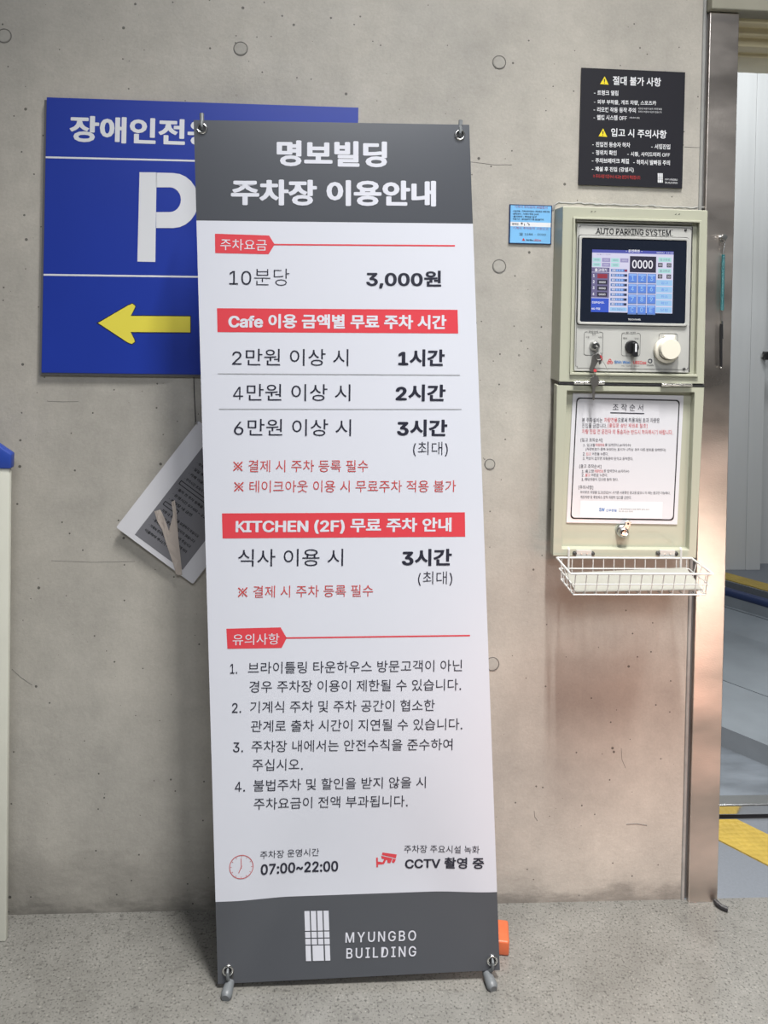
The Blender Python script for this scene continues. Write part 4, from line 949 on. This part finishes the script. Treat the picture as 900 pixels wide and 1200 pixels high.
text(P, sheet, IN, '(최대)', (484, 534.6), (524.8, 534.6), 17, -.004)
text(P, sheet, RI, '※ 결제 시 주차 등록 필수', (273, 553.2), (431.4, 553), 14, -.002); text(P, sheet, RI, '※ 테이크아웃 이용 시 무료주차 적용 불가', (274, 577.2), (534.2, 576.6), 14, -.002)
pxpoly(P, sheet, RD, [(260, 601.6), (544.8, 600.4), (545.2, 629), (260.8, 631)], .0003, 'red_bar'); text(P, sheet, LT, 'KITCHEN (2F) 무료 주차 안내', (276, 626.2), (529, 624.6), 18.4, .032)
text(P, sheet, IN, '식사 이용 시', (278.8, 663.8), (402, 663.2), 20.2, .0); text(P, sheet, IN, '3시간', (470.8, 663.4), (529.4, 663), 20, .036)
text(P, sheet, IN, '(최대)', (489.8, 686.4), (530, 686), 16.6, -.004); text(P, sheet, RI, '※ 결제 시 주차 등록 필수', (278.6, 700.8), (437.2, 699), 14, -.002)
tagbar([(265.2, 736.8), (328.8, 735.2), (336, 747.6), (330, 759.4), (266.4, 760.4)], '유의사항', (272.6, 756.2), (327.2, 755.2), 13.2, (335, 747.7), (550.8, 744.8))
for s, x0_, x1_, ya, yb2 in (('1.', 269.6, 278, 789.6, 789.4), ('브라이틀링 타운하우스 방문고객이 아닌', 290.6, 541.4, 789.8, 786.6), ('경우 주차장 이용이 제한될 수 있습니다.', 292, 540.4, 811.8, 809),
                             ('2.', 271.8, 282.6, 835.4, 835.2), ('기계식 주차 및 주차 공간이 협소한', 293, 509.4, 835.6, 833.2), ('관계로 출차 시간이 지연될 수 있습니다.', 293.8, 541.8, 858, 855.2),
                             ('3.', 273, 284.8, 881.6, 881.4), ('주차장 내에서는 안전수칙을 준수하여', 294.6, 530.2, 881.8, 879), ('주십시오.', 295.6, 354.8, 903.6, 902.8),
                             ('4.', 275, 287.2, 927.8, 927.6), ('불법주차 및 할인을 받지 않을 시', 296.6, 499, 927.8, 924), ('주차요금이 전액 부과됩니다.', 297.2, 478, 949.4, 946.8)):
    text(P, sheet, IN, s, (x0_, ya), (x1_, yb2), 13.8 if len(s) > 2 else 11.5, .004)
text(P, sheet, IN, '주차장 운영시간', (304.7, 1007.6), (373.8, 1005.9), 9.2, .003); text(P, sheet, IN, '07:00~22:00', (305.2, 1026.8), (396.3, 1024.4), 12.8, .026)
text(P, sheet, IN, '주차장 주요시설 녹화', (474, 1002.4), (561.8, 1000.6), 9.2, .003); text(P, sheet, IN, 'CCTV 촬영 중', (475, 1021.6), (567.2, 1018.4), 13.4, .026)
# clock
c = P.uv(282.8, 1016.2, .0004); R_ = .0258; circ = lambda r, n=40: [(c.x+r*math.cos(2*math.pi*k/n), c.y+r*math.sin(2*math.pi*k/n)) for k in range(n)]
ringface(acc(P, sheet, RI, 'clock_icon'), P, circ(R_), circ(R_-.0015), .0005)
for k in range(12):
    an = k*math.pi/6; d = Vector((math.sin(an), math.cos(an))); n = Vector((d.y, -d.x))*.0005; a = c+d*(R_*.80); b = c+d*(R_*.9); poly(acc(P, sheet, RI, 'clock_icon'), P, [a-n, a+n, b+n, b-n], .0005)
for an, ln_ in ((-3, .72), (203, .55)):
    d = Vector((math.sin(math.radians(an)), math.cos(math.radians(an)))); n = Vector((d.y, -d.x))*.0007; a = c-d*.003; b = c+d*(R_*ln_); poly(acc(P, sheet, RI, 'clock_icon'), P, [a-n, a+n, b+n, b-n], .0005)
# camera icon
for pts_ in ([(441, 1008), (443, 1007.8), (443.4, 1019.4), (441.3, 1019.6)], [(443, 1012.6), (449, 1013.6), (449, 1016), (443, 1016.2)], [(448, 1014.4), (451.5, 1008.5), (453.4, 1009.8), (450, 1016)],
             [(448.6, 1001.8), (465.4, 1004.2), (464.2, 1009), (460.2, 1007.6), (447.6, 1004.6)], [(447, 1005.6), (460.5, 1008.8), (457.6, 1014.6), (454.4, 1014.2), (454, 1010.8), (447.2, 1009)], [(461, 1009), (464.4, 1010.2), (462.2, 1014.4), (459.2, 1013.4)]):
    pxpoly(P, sheet, RD, pts_, .0004, 'camera_icon')
logo(P, sheet, LT, 358.6, 1127.4, 28.8, 56.6, -.02, .0012, .036)
for s, ya, yb2, x0_ in (('M Y U N G B O', 1107, 1104.4, 404.8), ('B U I L D I N G', 1124.9, 1122.2, 405.8)): pass
def spaced(s, x0_, x1_, ya, yb2, h):
    ws = [(glyphs(ch_, .012)[3]-glyphs(ch_, .012)[2]) for ch_ in s]; gap = .26; tot = sum(ws)+gap*(len(s)-1); x = 0
    for ch_, w2 in zip(s, ws):
        fa, fb = x/tot, (x+w2)/tot; x += w2+gap
        text(P, sheet, LT, ch_, (x0_+(x1_-x0_)*fa, ya+(yb2-ya)*fa), (x0_+(x1_-x0_)*fb, ya+(yb2-ya)*fb), h, .012, .0012)
spaced('MYUNGBO', 404.8, 487.8, 1106.8, 1104.2, 11.6); spaced('BUILDING', 405.8, 487.8, 1124.6, 1121.9, 11.6)
# eyelets and hooks
hub = Vector((P.O.x+.0, yb0+.085, .86))
ey = {}
for nm, q in (('tl', (236.7, 150.4)), ('tr', (538.9, 158)), ('bl', (267, 1137.6)), ('br', (577, 1126))):
    c = P.uv(*q, .002); ey[nm] = c
    bm = B(); torus(bm, P, c.x, c.y, .0098, .0026, .0012, 26, 8); e_ = build('eyelet', bm, MT['chrome'], sheet, smooth='all')
    bm = B(); lathe(bm, P, c.x, c.y, [(.0082, -.0002), (.0082, .0008), (0, .0008)], 20); build('eyelet_hole', bm, MT['black'], e_)
flush()
# stand: centre hub, four arms, one rear leg
ST = MT['foot']
bm = B(); box(bm, (hub.x-.028, hub.y-.018, hub.z-.035), (hub.x+.028, hub.y+.022, hub.z+.035)); bevel(bm, .006, 3); hb_ = build('stand_hub', bm, MT['blackplastic'], BN, smooth=True)
feet = {}
for nm, top in (('tl', True), ('tr', True)):
    e = ey[nm]; s = -1 if nm == 'tl' else 1
    tip = P.pt(e.x+(-.006 if s < 0 else .004), e.y+.012, -.010); mid = hub.lerp(tip, .5)+Vector((0, .03, 0))
    bm = B(); tube(bm, [hub, hub.lerp(tip, .25)+Vector((0, .022, 0)), mid, hub.lerp(tip, .75)+Vector((0, .02, 0)), tip], .0045, 8); build('arm', bm, MT['darkmetal'], BN, smooth=True)
    bm = B(); cc = P.pt(e.x, e.y, 0); tube(bm, [P.pt(e.x+s*.003, e.y+.034, -.008), P.pt(e.x+s*.0015, e.y+.020, -.004), P.pt(e.x+s*.001, e.y+.011, .005), P.pt(e.x, e.y+.003, .006), P.pt(e.x, e.y-.003, .001)], .0034, 8, radii=[.0048, .0045, .0036, .003, .0022]); build('arm_tip', bm, ST, BN, smooth=True, label='grey plastic tip hooked through the eyelet')
for nm, fp, mp in (('bl', (264.2, 1170.5), (269.5, 1151)), ('br', (578.3, 1159.5), (570.5, 1140))):
    e = ey[nm]; s = -1 if nm == 'bl' else 1
    fl = G(fp[0], fp[1], .006); top = W(mp[0], mp[1], fl.y+.035)
    bm = B(); k_ = hub-Vector((0, 0, .0)); d = (top-fl).normalized()
    tube(bm, [hub, hub.lerp(top, .5)+Vector((0, .01, 0)), top+Vector((0, 0, 0))], .0045, 8); build('leg', bm, MT['darkmetal'], BN, smooth=True)
    bm = B(); tube(bm, [fl+Vector((0, 0, .0)), fl+d*.004, fl+d*.010, fl.lerp(top, .8), top+d*.004], .011, 14, radii=[.008, .0115, .0125, .0105, .0095]); build('foot', bm, ST, BN, smooth=True, label='grey plastic foot')
    bm = B(); tube(bm, [top+d*.002, P.pt(e.x-s*.001, e.y-.018, .004), P.pt(e.x-s*.0005, e.y-.009, .009), P.pt(e.x, e.y, .008), P.pt(e.x, e.y+.004, .001)], .0035, 8, radii=[.004, .004, .0036, .0032, .0024]); build('leg_hook', bm, ST, BN, smooth=True, label='grey plastic hook')
rf = Vector((hub.x+.02, -.045, .008)); bm = B(); tube(bm, [hub+Vector((0, .01, -.01)), rf], .0055, 8); build('leg', bm, MT['darkmetal'], BN, smooth=True)
bm = B(); tube(bm, [rf-Vector((0, 0, .006)), rf+Vector((0, 0, .004)), rf.lerp(hub, .04)], .010, 12, radii=[.009, .0115, .009]); build('foot', bm, ST, BN, smooth=True)

# ================================================================== ORANGE BLOCK behind the banner
fr = G(596.5, 1121.5, 0); bk = G(597, 1108, 0)
bm = B(); box(bm, (fr.x-.20, fr.y, 0), (fr.x, fr.y+.07, .034)); bevel(bm, .005, 3)
bmesh.ops.rotate(bm, verts=bm.verts[:], cent=fr, matrix=Matrix.Rotation(math.radians(-10), 3, 'Z'))
build('orange_block', bm, MT['orange'], label='bright orange plastic block on the floor behind the banner foot', cat='block', smooth=True, base=True)

# ================================================================== CREAM PANEL at the left edge
f0 = G(9.5, 1104, 0); t0_ = W(13.8, 549, f0.y); zt_ = t0_.z; zc = W(14.5, 532, f0.y).z; rx = f0.x-.005; lean_x = t0_.x-f0.x
bn = thing('standing_panel', (rx-.2, f0.y+.02, 0), 'cream upright standing panel with a blue cap at the left edge of the frame', 'panel')
yf_, yk_ = f0.y, f0.y+.016
bm = B(); box8(bm, [(rx-.42, yk_, 0), (rx, yk_, 0), (rx+lean_x, yk_, zt_), (rx-.42+lean_x, yk_, zt_), (rx-.42, yf_, 0), (rx, yf_, 0), (rx+lean_x, yf_, zt_), (rx-.42+lean_x, yf_, zt_)]); bevel(bm, .004, 2); build('panel_body', bm, MT['cream'], bn, smooth=True)
LPn = Plane((0, f0.y-.004, 0), (1, 0, 0), (0, 0, 1)); x1_ = t0_.x-.001; x0_ = t0_.x-.422
bm = B(); slab(bm, LPn, [(x0_, zt_), (x1_, zt_), (x1_, zc), (x1_-.035, zc+.024), (x0_+.035, zc+.024), (x0_, zc)], -.024, 0); bevel(bm, .003, 2); build('cap', bm, MT['navy'], bn, smooth=True, label='blue plastic cap')
flush()

# ================================================================== GARAGE BEHIND THE VIEWER (seen only in reflections)
bm = B(); box(bm, (-3.2, -5.6, 0), (3.6, -5.45, 5.0)); build('wall_front', bm, MT['groove'], kind='structure')
bm = B(); box(bm, (-3.2, -5.6, 5.0), (3.6, .2, 5.1)); build('ceiling', bm, MT['beam'], kind='structure')
for c_, o_ in _cv.values(): bpy.data.objects.remove(o_); bpy.data.curves.remove(c_)
